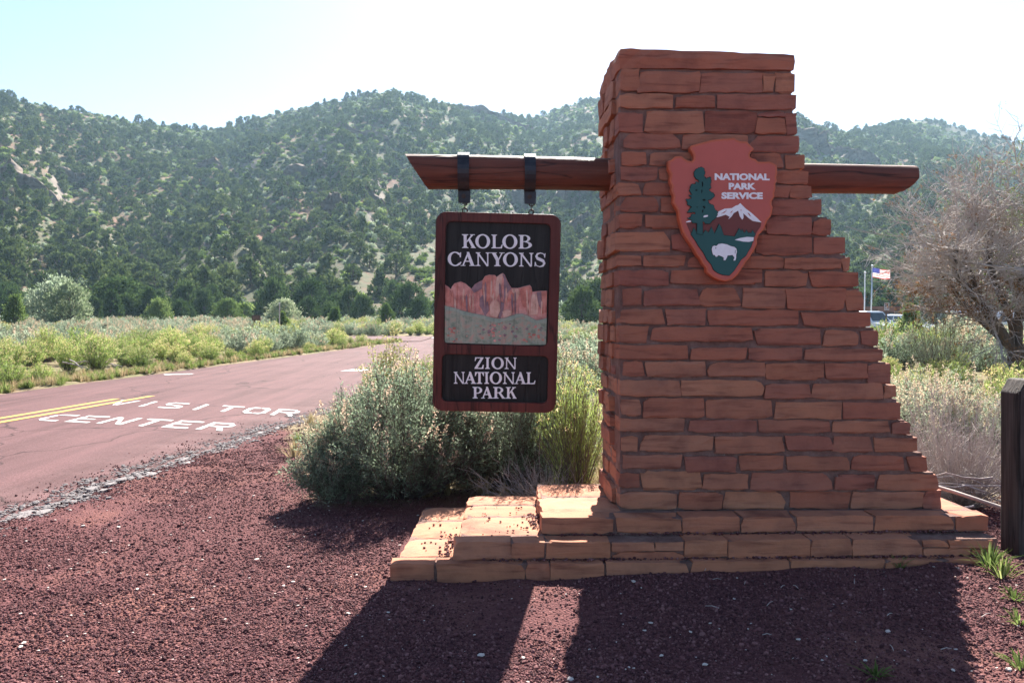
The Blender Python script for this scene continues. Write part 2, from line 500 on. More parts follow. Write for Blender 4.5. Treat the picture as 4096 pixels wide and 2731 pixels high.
# ------------------------------------------------------------------ the setting: ground, road, hills
def road_l(y): return -10.0 + .1436 * (y - 16.2)
def road_r(y): return -3.95 + .125 * (y - 6.36)
def side_r(x): return 26.0 + .45 * x, 38.5 + .45 * x            # branch to the right: y range at x
def side_l(x): return 45.0 - .02 * (x + 8), 54.5 - .04 * (x + 8)  # branch to the left

def on_road(x, y, m=0.0):
    x = np.asarray(x, dtype=float); y = np.asarray(y, dtype=float)
    a = (x > road_l(y) - m) & (x < road_r(y) + m) & (y < 82 + m)
    lo, hi = side_r(x); b = (x > road_r(y) - 1) & (y > lo - m) & (y < hi + m) & (x < 60)
    lo, hi = side_l(x); c = (x < road_l(y) + 1) & (y > lo - m) & (y < hi + m) & (x > -60)
    return a | b | c

def ground_z(x, y):
    x = np.asarray(x, dtype=float); y = np.asarray(y, dtype=float)
    z = (fbm(x * 1.3, y * 1.3, 3, 5) - .5) * .05 + (fbm(x * 5, y * 5, 2, 9) - .5) * .034
    z = z + .075 * np.clip((x - .4) / 2.2, 0, 1) * np.clip(1 - np.abs(y - 5.0) / 1.6, 0, 1)   # cinders heaped against the right end
    far = np.clip((y - 9) / 20, 0, 1)
    z = z * (1 + far * 2.2) + np.clip((y - 70) / 50, 0, 1) * .4
    d = np.minimum(x - road_l(y), road_r(y) - x)
    m = np.clip((d + .12) / .3, 0, 1)
    z = z * (1 - m) - .05 * m
    side = on_road(x, y, .3) & (y > 20) & (d < -.12)
    return np.where(side, .034, z)

xs = np.concatenate([np.linspace(-1600, -80, 16), np.linspace(-76, -14, 32), np.linspace(-13, -5.2, 50), np.arange(-5, 4.6, .05), np.linspace(4.7, 14, 50), np.linspace(15, 80, 33), np.linspace(90, 1600, 16)])
ys = np.concatenate([np.linspace(-60, 1.5, 20), np.arange(1.7, 8.2, .05), np.linspace(8.3, 22, 60), np.linspace(22.6, 130, 90), np.linspace(150, 1800, 20)])
X, Y = np.meshgrid(xs, ys)
Z = ground_z(X, Y)
idx = np.arange(X.size).reshape(X.shape)
Q = np.stack([idx[:-1, :-1], idx[:-1, 1:], idx[1:, 1:], idx[1:, :-1]], -1).reshape(-1, 4)
ground = link("ground", quad_mesh("ground", np.stack([X, Y, Z], -1), Q, [M['ground']], smooth=True))
tag(ground, kind="structure")

# skyline of the photograph turned into crest elevation by bearing
_sk = np.array([(-1600, 330), (-900, 300), (-400, 310), (0, 385), (200, 432), (400, 465), (600, 500), (800, 522), (870, 527), (1000, 482), (1200, 436), (1400, 396), (1530, 378), (1650, 386), (1800, 425),
                (1950, 455), (2100, 474), (2170, 462), (2300, 418), (2420, 396), (2600, 372), (2800, 372), (3000, 405), (3200, 478), (3280, 512), (3400, 536), (3500, 515), (3600, 486), (3700, 480),
                (3800, 500), (3900, 540), (4096, 572), (4500, 560), (5200, 500), (6000, 480)], dtype=float)
_yc = np.array([(-1600, 330), (0, 340), (600, 400), (870, 430), (1200, 420), (1530, 410), (1950, 430), (2150, 500), (2420, 520), (2800, 480), (3200, 400), (3400, 450), (3700, 560), (4096, 600), (6000, 600)], dtype=float)
HILL0 = 104.0
def hill_z(x, y):
    x = np.asarray(x, dtype=float); y = np.asarray(y, dtype=float)
    px = CX + FPX * x / np.maximum(y, 1)
    e = (HY - np.interp(px, _sk[:, 0], _sk[:, 1])) / FPX
    yc = np.interp(px, _yc[:, 0], _yc[:, 1])
    s = (y - HILL0) / (yc - HILL0)
    sc = np.clip(s, 0, 1)
    p = .22 * sc + .78 * sc ** 1.28
    h = e * yc * p
    over = np.clip(s - 1, 0, 3)
    h = h - over * over * 60 - over * 12
    # spurs and gullies running down the slope
    g = 1 - np.abs(2 * fbm(px / 420 + y / 900, y / 230, 3, 3) - 1)
    g2 = fbm(px / 130, y / 60, 4, 21)
    amp = np.sin(np.clip(sc, 0, 1) * math.pi) ** .8
    h = h + amp * ((g - .72) * 16 + (g2 - .5) * 9) + np.clip(sc * 4, 0, 1) * (fbm(x / 7, y / 7, 3, 33) - .5) * 1.6
    return np.maximum(h + EYE * sc, np.where(s > 1, 20, -9)) + np.where(s < 0, s * 30, 0) - .25

tt = np.linspace(-1.15, 1.15, 520)
yy = np.concatenate([np.linspace(98, 300, 150), np.linspace(302, 640, 130), np.linspace(660, 1100, 24)])
T, YY = np.meshgrid(tt, yy)
XX = T * YY
ZZ = hill_z(XX, YY)
idx = np.arange(XX.size).reshape(XX.shape)
Q = np.stack([idx[:-1, :-1], idx[:-1, 1:], idx[1:, 1:], idx[1:, :-1]], -1).reshape(-1, 4)
hills = link("hills", quad_mesh("hills", np.stack([XX, YY, ZZ], -1), Q, [M['hill']], smooth=True))
tag(hills, kind="structure")

def hill_hit(px, py):
    """first point of the slope seen at a photo pixel"""
    ys_ = np.linspace(HILL0, 640, 1400)
    xs_ = (px - CX) / FPX * ys_
    zr = EYE + (HY - py) / FPX * ys_
    below = hill_z(xs_, ys_) >= zr
    if not below.any(): return None
    i = int(np.argmax(below))
    return xs_[i], ys_[i], zr[i]

# pale sandstone ledges on the slopes (px, py, width px, height px)
def ledge(px, py, wpx, hpx, seed, tilt=0.0):
    p = hill_hit(px, py)
    if p is None: return
    x0, y0, z0 = p
    w = wpx / FPX * y0; h = 1.45 * hpx / FPX * y0
    rng = np.random.default_rng(seed)
    n, m = max(24, int(w / 1.1)), 14
    U = np.linspace(-.5, .5, n)
    prof_d = np.array([-.9, -.6, -.45, -.4, -.3, -.27, -.28, -.1, -.05, .0, .06, .2, .4, .6]); prof_z = np.array([-.55, -.35, -.2, .0, .12, .2, .38, .45, .6, .82, .93, 1.0, .9, .3])
    V = np.zeros((n, m, 3))
    for i, u in enumerate(U):
        fade = max(0.0, 1 - abs(2 * u) ** 2.5)
        hh = h * (fade * (.55 + .75 * float(fbm(u * w / 7, seed, 3, seed))))
        bulge = (float(fbm(u * w / 5 + 9, seed * 3, 3, seed + 5)) - .5) * h * 2.2
        for j in range(m):
            xx = x0 + u * w + (rng.random() - .5) * .9
            dd = y0 + prof_d[j] * h * .55 + bulge * (1 if j < 12 else .3) + (rng.random() - .5) * .5 * h
            V[i, j] = (xx, dd, 0)
        base = hill_z(V[i, :, 0], V[i, :, 1])
        lo = float(hill_z(np.array([x0 + u * w]), np.array([y0 - h * .3]))[0]) + tilt * u * w
        V[i, :, 2] = lo + prof_z * hh + (rng.random(m) - .5) * .12 * h - (1 - fade) * .8
        V[i, -1, 2] = base[-1] - .5; V[i, 0, 2] = base[0] - 1.0
    I = np.arange(n * m).reshape(n, m)
    Qd = np.stack([I[:-1, :-1], I[1:, :-1], I[1:, 1:], I[:-1, 1:]], -1).reshape(-1, 4)
    o = link("cliff", quad_mesh("cliff", V, Qd, [M['cliff']]))
    tag(o, kind="structure")
for a in [(1960, 470, 520, 26, 1), (1450, 545, 300, 22, 2), (110, 760, 260, 60, 3), (300, 740, 140, 40, 4), (840, 665, 170, 34, 5), (1230, 715, 190, 48, 6), (1340, 850, 120, 52, 7),
          (2130, 830, 230, 75, 8), (2310, 800, 240, 90, 9), (1480, 800, 170, 40, 10), (2330, 930, 160, 60, 11), (3290, 610, 300, 60, 12), (3440, 650, 150, 45, 13), (3260, 845, 110, 50, 14), (3350, 770, 160, 40, 15),
          (620, 960, 150, 20, 16), (900, 890, 110, 22, 17), (1110, 975, 160, 20, 18)]:
    ledge(*a)

# road sheets
ye = np.concatenate([np.linspace(-20, 4, 10), np.arange(4.2, 20, .12), np.linspace(20.4, 82, 70)])
rl = road_l(ye) + (fbm(ye * 1.7, ye * 0 + 3, 3, 61) - .5) * .25
rr = road_r(ye) + (fbm(ye * 2.3, ye * 0 + 8, 4, 71) - .5) * .30
nn = 14
fr = np.linspace(0, 1, nn)
V = np.zeros((len(ye), nn, 3))
V[:, :, 0] = rl[:, None] + (rr - rl)[:, None] * fr[None, :]
V[:, :, 1] = ye[:, None]
V[:, :, 2] = .012 + .03 * np.sin(fr * math.pi)[None, :] + np.clip((ye - 40) / 40, 0, 1)[:, None] ** 2 * .0
V[:, 0, 2] = -.05; V[:, -1, 2] = -.05
V[:, 1, 0] = V[:, 0, 0] + .05; V[:, -2, 0] = V[:, -1, 0] - .04
V[:, 1, 2] = .010; V[:, -2, 2] = .010
I = np.arange(len(ye) * nn).reshape(len(ye), nn)
Q = np.stack([I[:-1, :-1], I[:-1, 1:], I[1:, 1:], I[1:, :-1]], -1).reshape(-1, 4)
road = link("road", quad_mesh("road", V, Q, [M['road']]))
tag(road, kind="structure")
def road_z(x, y):
    f = (x - road_l(y)) / (road_r(y) - road_l(y))
    return .012 + .03 * math.sin(min(max(f, 0), 1) * math.pi)

def strip_road(name, xa, xb, fn, z):
    xv = np.linspace(xa, xb, 40)
    v = []
    for x in xv:
        lo, hi = fn(x)
        w = .25 * (float(vnoise(x * .6, 3.3, 4)) - .5)
        for k in np.linspace(0, 1, 5): v.append((x, lo + w + (hi - lo) * k, z))
    I = np.arange(len(v)).reshape(len(xv), 5)
    Q = np.stack([I[:-1, :-1], I[1:, :-1], I[1:, 1:], I[:-1, 1:]], -1).reshape(-1, 4)
    return tag(link(name, quad_mesh(name, v, Q, [M['road']])), kind="structure")
def clip_side_r(x):
    lo, hi = side_r(x); return lo, hi
strip_road("visitor_road", 0.5, 58, side_r, .046)
strip_road("campground_road", -58, -5.0, side_l, .047)

# crumbled grey lip along the right edge: each broken lump is a piece of its own
rng = np.random.default_rng(4)
def chip(px_, py_, r, z, h, rng):
    n = int(rng.integers(6, 9)); a0 = rng.random() * 6
    p = [(px_ + math.cos(a0 + i * 2 * math.pi / n) * r * rng.uniform(.6, 1.25) * 1.0, py_ + math.sin(a0 + i * 2 * math.pi / n) * r * rng.uniform(.6, 1.25) * 1.6) for i in range(n)]
    v = [(a, b, z - .03) for a, b in p] + [(a, b, z + h * rng.uniform(.6, 1.2)) for a, b in p] + [(px_ + (a - px_) * .7, py_ + (b - py_) * .7, z + h * rng.uniform(.9, 1.4)) for a, b in p]
    f = [(i, (i + 1) % n, n + (i + 1) % n, n + i) for i in range(n)] + [(n + i, n + (i + 1) % n, 2 * n + (i + 1) % n, 2 * n + i) for i in range(n)] + [tuple(range(2 * n, 3 * n))]
    return v, f
for k in range(90):
    y = rng.uniform(5.6, 12.8)
    big = rng.random() < .16
    r = rng.uniform(.04, .062) if big else rng.uniform(.014, .034)
    x = road_r(y) + (float(fbm(y * 2.3, 8.0, 4, 71)) - .5) * .30 + rng.normal() * .10 + .06
    pl = Poly(); pl.add(*chip(x, y, r, -.004, .014 if big else .012, rng))
    pl.obj("asphalt_lump", M['edge'], road)

# painted lines and stencilled words
def flat(name, pts, mat, z=.006):
    v = [(x, y, road_z(x, y) + z) for x, y in pts]
    o = link(name, pymesh(name, v, [tuple(range(len(v)))]), mat, road)
    return o
for off in (-.17, .17):
    v = []; yv = np.linspace(-2, 14.9 + (off > 0) * .5, 60)
    for y in yv:
        xc = -7.4 + .146 * (y - 11.9) + off
        for dx in (-.065, .065): v.append((xc + dx, y, road_z(xc + dx, y) + .006))
    q = [(2 * i, 2 * i + 1, 2 * i + 3, 2 * i + 2) for i in range(len(yv) - 1)]
    link("yellow_line", pymesh("yellow_line", v, q), M['yellow_paint'], road)

ST = {  # stencil bars (unit square, each a closed polygon)
 'C': [[(.12, .84), (.92, .84), (.92, 1), (.3, 1), (.0, .82), (.0, .56), (.2, .56), (.2, .76)], [(.0, .46), (.2, .46), (.2, .24), (.3, .16), (.92, .16), (.92, 0), (.28, 0), (.0, .2)]],
 'E': [[(.0, .84), (.95, .84), (.95, 1), (.0, 1)], [(.0, .45), (.0, .78), (.2, .78), (.2, .58), (.75, .58), (.75, .45)], [(.0, .0), (.95, .0), (.95, .16), (.2, .16), (.2, .39), (.0, .39)]],
 'N': [[(.0, 0), (.2, 0), (.2, 1), (.0, 1)], [(.26, .96), (.26, .72), (.74, .04), (.74, .28)], [(.8, 0), (1, 0), (1, 1), (.8, 1)]],
 'T': [[(.0, .84), (1, .84), (1, 1), (.0, 1)], [(.4, 0), (.6, 0), (.6, .78), (.4, .78)]],
 'R': [[(.0, 0), (.2, 0), (.2, .44), (.0, .44)], [(.0, .5), (.2, .5), (.2, .84), (.9, .84), (.8, 1), (.0, 1)], [(.26, .42), (.75, .42), (1, .56), (1, .8), (.8, .8), (.8, .58), (.26, .57)], [(.55, .37), (.78, .37), (1, 0), (.78, 0)]],
 'V': [[(.0, 1), (.2, 1), (.48, .24), (.48, .0), (.4, .0)], [(1, 1), (.8, 1), (.54, .24), (.54, .0), (.6, .0)]],
 'I': [[(.4, 0), (.6, 0), (.6, .46), (.4, .46)], [(.4, .54), (.6, .54), (.6, 1), (.4, 1)]],
 'S': [[(.95, 1), (.2, 1), (.0, .86), (.0, .6), (.18, .46), (.47, .46), (.47, .6), (.2, .62), (.2, .84), (.95, .84)], [(.05, 0), (.8, 0), (1, .14), (1, .4), (.82, .54), (.53, .54), (.53, .4), (.8, .38), (.8, .16), (.05, .16)]],
 'O': [[(.0, .2), (.2, 0), (.47, 0), (.47, .16), (.2, .2), (.2, .8), (.47, .84), (.47, 1), (.2, 1), (.0, .8)], [(1, .2), (.8, 0), (.53, 0), (.53, .16), (.8, .2), (.8, .8), (.53, .84), (.53, 1), (.8, 1), (1, .8)]],
}
def road_word(word, b0, b1, up):
    n = len(word); b0 = np.array(b0); b1 = np.array(b1); up = np.array(up)
    step = (b1 - b0) / n
    for i, ch in enumerate(word):
        o = b0 + step * (i + .06); w = step * .78
        pl = Poly()
        for poly in ST[ch]:
            pts = [tuple(o + w * a + up * b) for a, b in poly]
            pl.add([(x, y, road_z(x, y) + .006) for x, y in pts], [tuple(range(len(pts)))])
        me = pymesh("road_letter", pl.v, pl.f)
        link("road_letter", me, M['white_paint'], road)
road_word("CENTER", (-6.95, 11.93), (-3.78, 10.98), (.0, .70))
road_word("VISITOR", (-6.92, 13.95), (-3.25, 12.55), (-.06, .76))
a0 = ground_pt(652, 1500); a1 = ground_pt(775, 1499)
flat("road_arrow", [(a0[0], a0[1]), (a0[0] + .2, a0[1] - .33), (a0[0] + .32, a0[1] - .2), (a1[0], a1[1] - .25), (a1[0], a1[1] + .05), (a0[0] + .3, a0[1] + .12)], M['white_paint'])
a0 = ground_pt(1368, 1487)
flat("road_arrow", [(a0[0], a0[1] - .3), (a0[0] + .6, a0[1] - .25), (a0[0] + .75, a0[1] + .5), (a0[0] + .2, a0[1] + .4)], M['white_paint'])
for k in range(7):
    a0 = ground_pt(1440 + 46 * k, 1366 - 2 * k)
    flat("lane_dash", [(a0[0], a0[1]), (a0[0] + .35, a0[1]), (a0[0] + .42, a0[1] + 1.4), (a0[0] + .07, a0[1] + 1.4)], M['white_paint'], .02)

# ------------------------------------------------------------------ stone monument
MA = R(1.8)                                              # front face turned slightly, right end farther
M0 = np.array((.70, 5.43))
DU = np.array((math.cos(MA), math.sin(MA))); DV = np.array((-math.sin(MA), math.cos(MA)))
mon = empty("stone_monument", (M0[0], M0[1], 0), (0, 0, MA), "tall red sandstone pillar monument with stepped right side on three low stone steps", "monument")
def uz(px, py, v):
    """photo pixel -> (u, z) on the monument's plane at depth v"""
    dx = (px - CX) / FPX
    o = M0 + DV * v
    # (dx*y, y) = o + DU*u
    y = (o[0] * DU[1] - o[1] * DU[0]) / (dx * DU[1] - DU[0])
    u = (y - o[1]) / DU[1] if abs(DU[1]) > .2 else (dx * y - o[0]) / DU[0]
    return u, EYE + (HY - py) / FPX * y
def mloc(u, v, z):
    p = M0 + DU * u + DV * v
    return (p[0], p[1], z)

RS = random.Random(11)
def stone(name, corners, plane, depth, parent, mat, proud=0.0, rough=.005, rnd=.012):
    """corners: 4 (a,z) ccw from bottom left; plane(a, z, d) -> local xyz, d grows into the wall; the face is a chipped grid"""
    bl, br, tr, tl = [Vector(c) for c in corners]
    g_ = .002
    bl += Vector((-g_, -g_)); br += Vector((g_, -g_)); tr += Vector((g_, g_)); tl += Vector((-g_, g_))
    w = (br - bl).length; h = (tl - bl).length
    nx = max(2, min(7, int(w / .06) + 1)); ny = 3
    cut = [RS.random() ** 2.2 for _ in range(4)]                 # knocked-off corners
    skew_z = RS.uniform(-.10, .10) * .6; bow = RS.uniform(-.004, .006); wob = [RS.uniform(-rough, rough) for _ in range(2 * nx + 2)]
    split = RS.random() < .35; sj = RS.randint(1, ny - 1); sd = RS.uniform(.002, .006)   # a bedding ledge across the face
    ys = [0, .10 + RS.uniform(-.03, .05), .88 + RS.uniform(-.05, .04), 1] if not split else [0, .1, RS.uniform(.35, .65), 1]
    xs = [0] + [(i + RS.uniform(-.3, .3)) / nx for i in range(1, nx)] + [1]
    v = []; f = []; idx = {}
    for j in range(ny + 1):
        for i in range(nx + 1):
            p = bl.lerp(br, xs[i]).lerp(tl.lerp(tr, xs[i]), ys[j])
            edge = (i in (0, nx)) or (j in (0, ny)); corner = (i in (0, nx)) and (j in (0, ny))
            if j == 0: p.y += wob[i] * .9
            elif j == ny: p.y += wob[nx + 1 + i] * .9
            if i in (0, nx): p.x += RS.uniform(-rough, rough) * 1.2
            if corner:
                k = cut[(i > 0) + 2 * (j > 0)]
                p.x += (1 if i == 0 else -1) * k * min(.035, w * .15); p.y += (1 if j == 0 else -1) * k * min(.016, h * .2)
            d = -proud + skew_z * (ys[j] - .5) * h + bow * math.sin(xs[i] * 3.1) + RS.uniform(-.0025, .0025)
            if split and ys[j] > ys[2] - 1e-6 and j >= 2: d += sd
            if edge: d += RS.uniform(.0015, .007)
            d = min(d, .0075)
            idx[(i, j)] = len(v); v.append(plane(p.x, p.y, d))
    for j in range(ny):
        for i in range(nx): f.append((idx[(i, j)], idx[(i + 1, j)], idx[(i + 1, j + 1)], idx[(i, j + 1)]))
    per = [(i, 0) for i in range(nx)] + [(nx, j) for j in range(ny)] + [(i, ny) for i in range(nx, 0, -1)] + [(0, j) for j in range(ny, 0, -1)]
    n0 = len(v); n = len(per)
    for (i, j) in per:
        p = bl.lerp(br, i / nx).lerp(tl.lerp(tr, i / nx), j / ny)
        v.append(plane(p.x, p.y, depth))
    for k in range(n):
        f.append((idx[per[k]], n0 + k, n0 + (k + 1) % n, idx[per[(k + 1) % n]]))
    pl = Poly(); pl.add(v, f)
    return pl.obj(name, mat, parent)

def cr1(x, y): return 2350 + x / 1.6507, 150 + y / 1.6507
def cr2(x, y): return 2350 + x / 1.6507, 1050 + y / 1.6507
def cr3(x, y): return 1500 + x / .906, 1850 + y / .906

ROWS = [
 (cr1, [(218, 340, 212, 350), (340, 738, 232, 365), (748, 1155, 237, 362), (1160, 1230, 240, 362), (1240, 1370, 240, 370)]),
 (cr1, [(215, 560, 375, 467), (585, 838, 388, 465), (858, 1375, 380, 475)]),
 (cr1, [(205, 362, 495, 625), (385, 765, 490, 632), (780, 1115, 487, 635), (1130, 1300, 495, 525), (1118, 1302, 534, 638), (1308, 1380, 500, 645)]),
 (cr1, [(240, 605, 635, 735), (625, 1055, 645, 738), (1072, 1395, 652, 758)]),
 (cr1, [(230, 385, 757, 848), (420, 690, 760, 845), (710, 1050, 765, 850), (1070, 1290, 765, 862), (1307, 1427, 780, 870)]),
 (cr1, [(220, 460, 857, 945), (475, 780, 862, 942), (800, 1225, 872, 955), (1245, 1452, 882, 965)]),
 (cr1, [(205, 350, 960, 1040), (365, 690, 960, 1042), (710, 1210, 968, 1048), (1228, 1332, 978, 1055), (1340, 1483, 980, 1062)]),
 (cr1, [(215, 468, 1058, 1150), (488, 800, 1060, 1155), (820, 1195, 1066, 1165), (1215, 1543, 1072, 1175)]),
 (cr1, [(210, 357, 1165, 1258), (385, 720, 1172, 1262), (740, 1165, 1182, 1285), (1185, 1475, 1190, 1302), (1489, 1607, 1200, 1305)]),
 (cr1, [(180, 542, 1285, 1412), (560, 800, 1290, 1414), (820, 1095, 1298, 1420), (1112, 1477, 1310, 1435), (1495, 1697, 1318, 1428)]),
 (cr1, [(200, 353, 1440, 1510), (375, 642, 1438, 1512), (657, 1010, 1447, 1520), (1030, 1297, 1447, 1528), (1303, 1668, 1457, 1530), (1678, 1728, 1455, 1540)]),
 (cr2, [(210, 533, 52, 150), (548, 1150, 50, 140), (1170, 1447, 57, 158), (1475, 1780, 62, 160)]),
 (cr2, [(235, 357, 168, 280), (378, 732, 175, 282), (735, 1005, 172, 287), (1028, 1305, 172, 302), (1318, 1692, 172, 315), (1705, 1820, 185, 315)]),
 (cr2, [(220, 497, 310, 402), (520, 782, 310, 412), (797, 1395, 315, 415), (1422, 1863, 330, 420)]),
 (cr2, [(210, 397, 420, 530), (425, 1085, 430, 518), (1107, 1535, 437, 540), (1560, 1785, 447, 548), (1808, 1915, 450, 550)]),
 (cr2, [(215, 655, 545, 640), (685, 1047, 560, 640), (1062, 1412, 565, 643), (1437, 1945, 567, 650)]),
 (cr2, [(235, 367, 652, 750), (388, 772, 655, 750), (793, 1170, 662, 750), (1182, 1557, 662, 770), (1573, 1842, 667, 768), (1853, 1995, 668, 800)]),
 (cr2, [(220, 612, 778, 880), (622, 1162, 778, 880), (1172, 1467, 802, 897), (1482, 1942, 797, 897), (1960, 2037, 812, 893)]),
 (cr2, [(225, 350, 905, 1010), (372, 772, 898, 1022), (784, 1213, 905, 1028), (1238, 1675, 920, 1028), (1690, 2067, 925, 1032)]),
 (cr2, [(215, 635, 1030, 1113), (675, 1115, 1037, 1117), (1130, 1600, 1040, 1120), (1617, 1985, 1047, 1122), (2010, 2120, 1055, 1130)]),
 (cr2, [(230, 330, 1145, 1245), (357, 830, 1142, 1245), (840, 1290, 1147, 1255), (1315, 1612, 1145, 1240), (1625, 1873, 1148, 1252), (1897, 2175, 1157, 1248)]),
 (cr2, [(235, 612, 1272, 1358), (650, 977, 1280, 1382), (1000, 1290, 1275, 1370), (1320, 1730, 1280, 1370), (1745, 2092, 1275, 1370), (2120, 2235, 1280, 1378)]),
 (cr2, [(210, 342, 1390, 1482), (360, 752, 1380, 1500), (765, 1057, 1395, 1495), (1078, 1615, 1390, 1505), (1635, 1890, 1400, 1497), (1915, 2311, 1400, 1500)]),
 (cr2, [(217, 588, 1515, 1622), (602, 890, 1515, 1625), (907, 1302, 1515, 1625), (1339, 1727, 1515, 1622), (1747, 2210, 1513, 1620), (2222, 2335, 1508, 1622)]),
]
PD = .84                                                     # pillar depth
core_right = []
pillar = None
rows_uz = []
for fn, stones in ROWS:
    rows_uz.append([(uz(*fn(x0, y1), 0), uz(*fn(x1, y1), 0), uz(*fn(x1, y0), 0), uz(*fn(x0, y0), 0)) for x0, x1, y0, y1 in stones])
# mortar core: silhouette of the courses, set back behind the stone faces
top_z = uz(*cr1(700, 205), 0)[1]
sil = [(.014, .25), (.014, top_z)]
zt = top_z
for r in rows_uz:
    ur = r[-1][1][0] - .022
    zb = r[-1][0][1] - .010
    sil.append((ur, zt)); sil.append((ur, zb)); zt = zb
sil[-1] = (sil[-1][0], .25)
cl = [sil[0]]
for p in sil[1:]:
    if abs(p[0] - cl[-1][0]) + abs(p[1] - cl[-1][1]) > 1e-4: cl.append(p)
pl = Poly(); pl.add(*prism(cl, .011, PD - .02, lambda a, b, d: (a, d, b)))
pillar = pl.obj("pillar_core", M['mortar'], mon)
fplane = lambda a, z, d: (a, d, z)
for ri, r in enumerate(rows_uz):
    z0 = min(q[0][1] for q in r); z1 = max(q[3][1] for q in r)
    for k, q in enumerate(r):
        last = k == len(r) - 1; first = k == 0
        c = [list(p) for p in q]
        if not first:
            s = RS.uniform(-.012, .012); c[0][0] += s; c[3][0] -= s
        if not last:
            s = RS.uniform(-.012, .012); c[1][0] += s; c[2][0] -= s
        dep = .10
        if first: dep = RS.uniform(.12, .26); fd_ = dep
        if last: dep = RS.uniform(.16, .3); ld_ = dep
        stone("stone", c, fplane, dep, pillar, M['stone'], RS.uniform(.003, .014))
    # left flank stones
    uo = r[0][0][0] ; zl0, zl1 = r[0][0][1], r[0][3][1]
    v = fd_ + RS.uniform(.008, .02)
    while v < PD - .04:
        w = min(RS.uniform(.16, .42), PD - v)
        if PD - v - w < .1: w = PD - v
        off = RS.uniform(-.03, .012)
        pz = lambda a, z, d, o=off: (.0 + o + d, a, z)
        stone("stone", [(v, zl0 + RS.uniform(-.006, .006)), (v + w - .014, zl0 + RS.uniform(-.006, .006)), (v + w - .014, zl1 + RS.uniform(-.008, .006)), (v, zl1 + RS.uniform(-.008, .006))], pz, .06, pillar, M['stone'], 0, .008)
        v += w
    # stepped right side stones, behind the front one
    ue = r[-1][1][0]; zr0, zr1 = r[-1][0][1], r[-1][3][1]
    v = ld_ + .012
    n = 2 if ri % 2 else 1
    w = (PD - v) / n
    for k in range(n):
        off = RS.uniform(-.015, .02)
        pz = lambda a, z, d, o=off, e=ue: (e + o - d, a, z)
        stone("stone", [(v, zr0), (v + w - .014, zr0), (v + w - .014, zr1 + RS.uniform(-.01, .004)), (v, zr1 + RS.uniform(-.01, .004))], pz, .16, pillar, M['stone'], 0, .008)
        v += w

# capstone: one rough slab
def rough_slab(name, u0, u1, v0, v1, z0, z1, parent, mat, seg=.07, amp=.010, skew=(0, 0, 0, 0), ztilt=0.0):
    bm = bmesh.new()
    nx = max(2, int((u1 - u0) / seg)); ny = max(2, int((v1 - v0) / seg)); nz = max(2, int((z1 - z0) / seg) + 1)
    G = {}
    def vert(i, j, k):
        if (i, j, k) in G: return G[(i, j, k)]
        a, b, c = i / nx, j / ny, k / nz
        u = u0 + (u1 - u0) * a + (skew[0] * (1 - b) + skew[1] * b) * (1 - a) + (skew[2] * (1 - b) + skew[3] * b) * a
        vv = v0 + (v1 - v0) * b; z = z0 + (z1 - z0) * c + ztilt * a * c
        onx = (i in (0, nx)) + (j in (0, ny)) + (k in (0, nz))
        sh = .007 * (onx - 1)
        u += (RS.uniform(-amp, amp)) + (sh if i == 0 else -sh if i == nx else 0)
        vv += RS.uniform(-amp, amp) + (sh if j == 0 else -sh if j == ny else 0)
        z += RS.uniform(-amp, amp) * .4 - (sh if k == nz else 0)
        G[(i, j, k)] = bm.verts.new((u, vv, z)); return G[(i, j, k)]
    for i in range(nx):
        for j in range(ny):
            bm.faces.new([vert(i, j, nz), vert(i + 1, j, nz), vert(i + 1, j + 1, nz), vert(i, j + 1, nz)])
            bm.faces.new([vert(i, j, 0), vert(i, j + 1, 0), vert(i + 1, j + 1, 0), vert(i + 1, j, 0)])
    for i in range(nx):
        for k in range(nz):
            bm.faces.new([vert(i, 0, k), vert(i + 1, 0, k), vert(i + 1, 0, k + 1), vert(i, 0, k + 1)])
            bm.faces.new([vert(i, ny, k), vert(i, ny, k + 1), vert(i + 1, ny, k + 1), vert(i + 1, ny, k)])
    for j in range(ny):
        for k in range(nz):
            bm.faces.new([vert(0, j, k), vert(0, j, k + 1), vert(0, j + 1, k + 1), vert(0, j + 1, k)])
            bm.faces.new([vert(nx, j, k), vert(nx, j + 1, k), vert(nx, j + 1, k + 1), vert(nx, j, k + 1)])
    bmesh.ops.recalc_face_normals(bm, faces=bm.faces)
    me = bpy.data.meshes.new(name); bm.to_mesh(me); bm.free()
    return link(name, me, mat, parent)
cu0, cz1 = uz(*cr1(200, 62), -.02); cu1, cz1r = uz(*cr1(1374, 105), -.02); _, cz0 = uz(*cr1(700, 205), -.02)
rough_slab("cap_stone", cu0, cu1, -.02, PD + .02, cz0, cz1, mon, M['stone'], .08, .010, ztilt=cz1r - cz1 + .005)

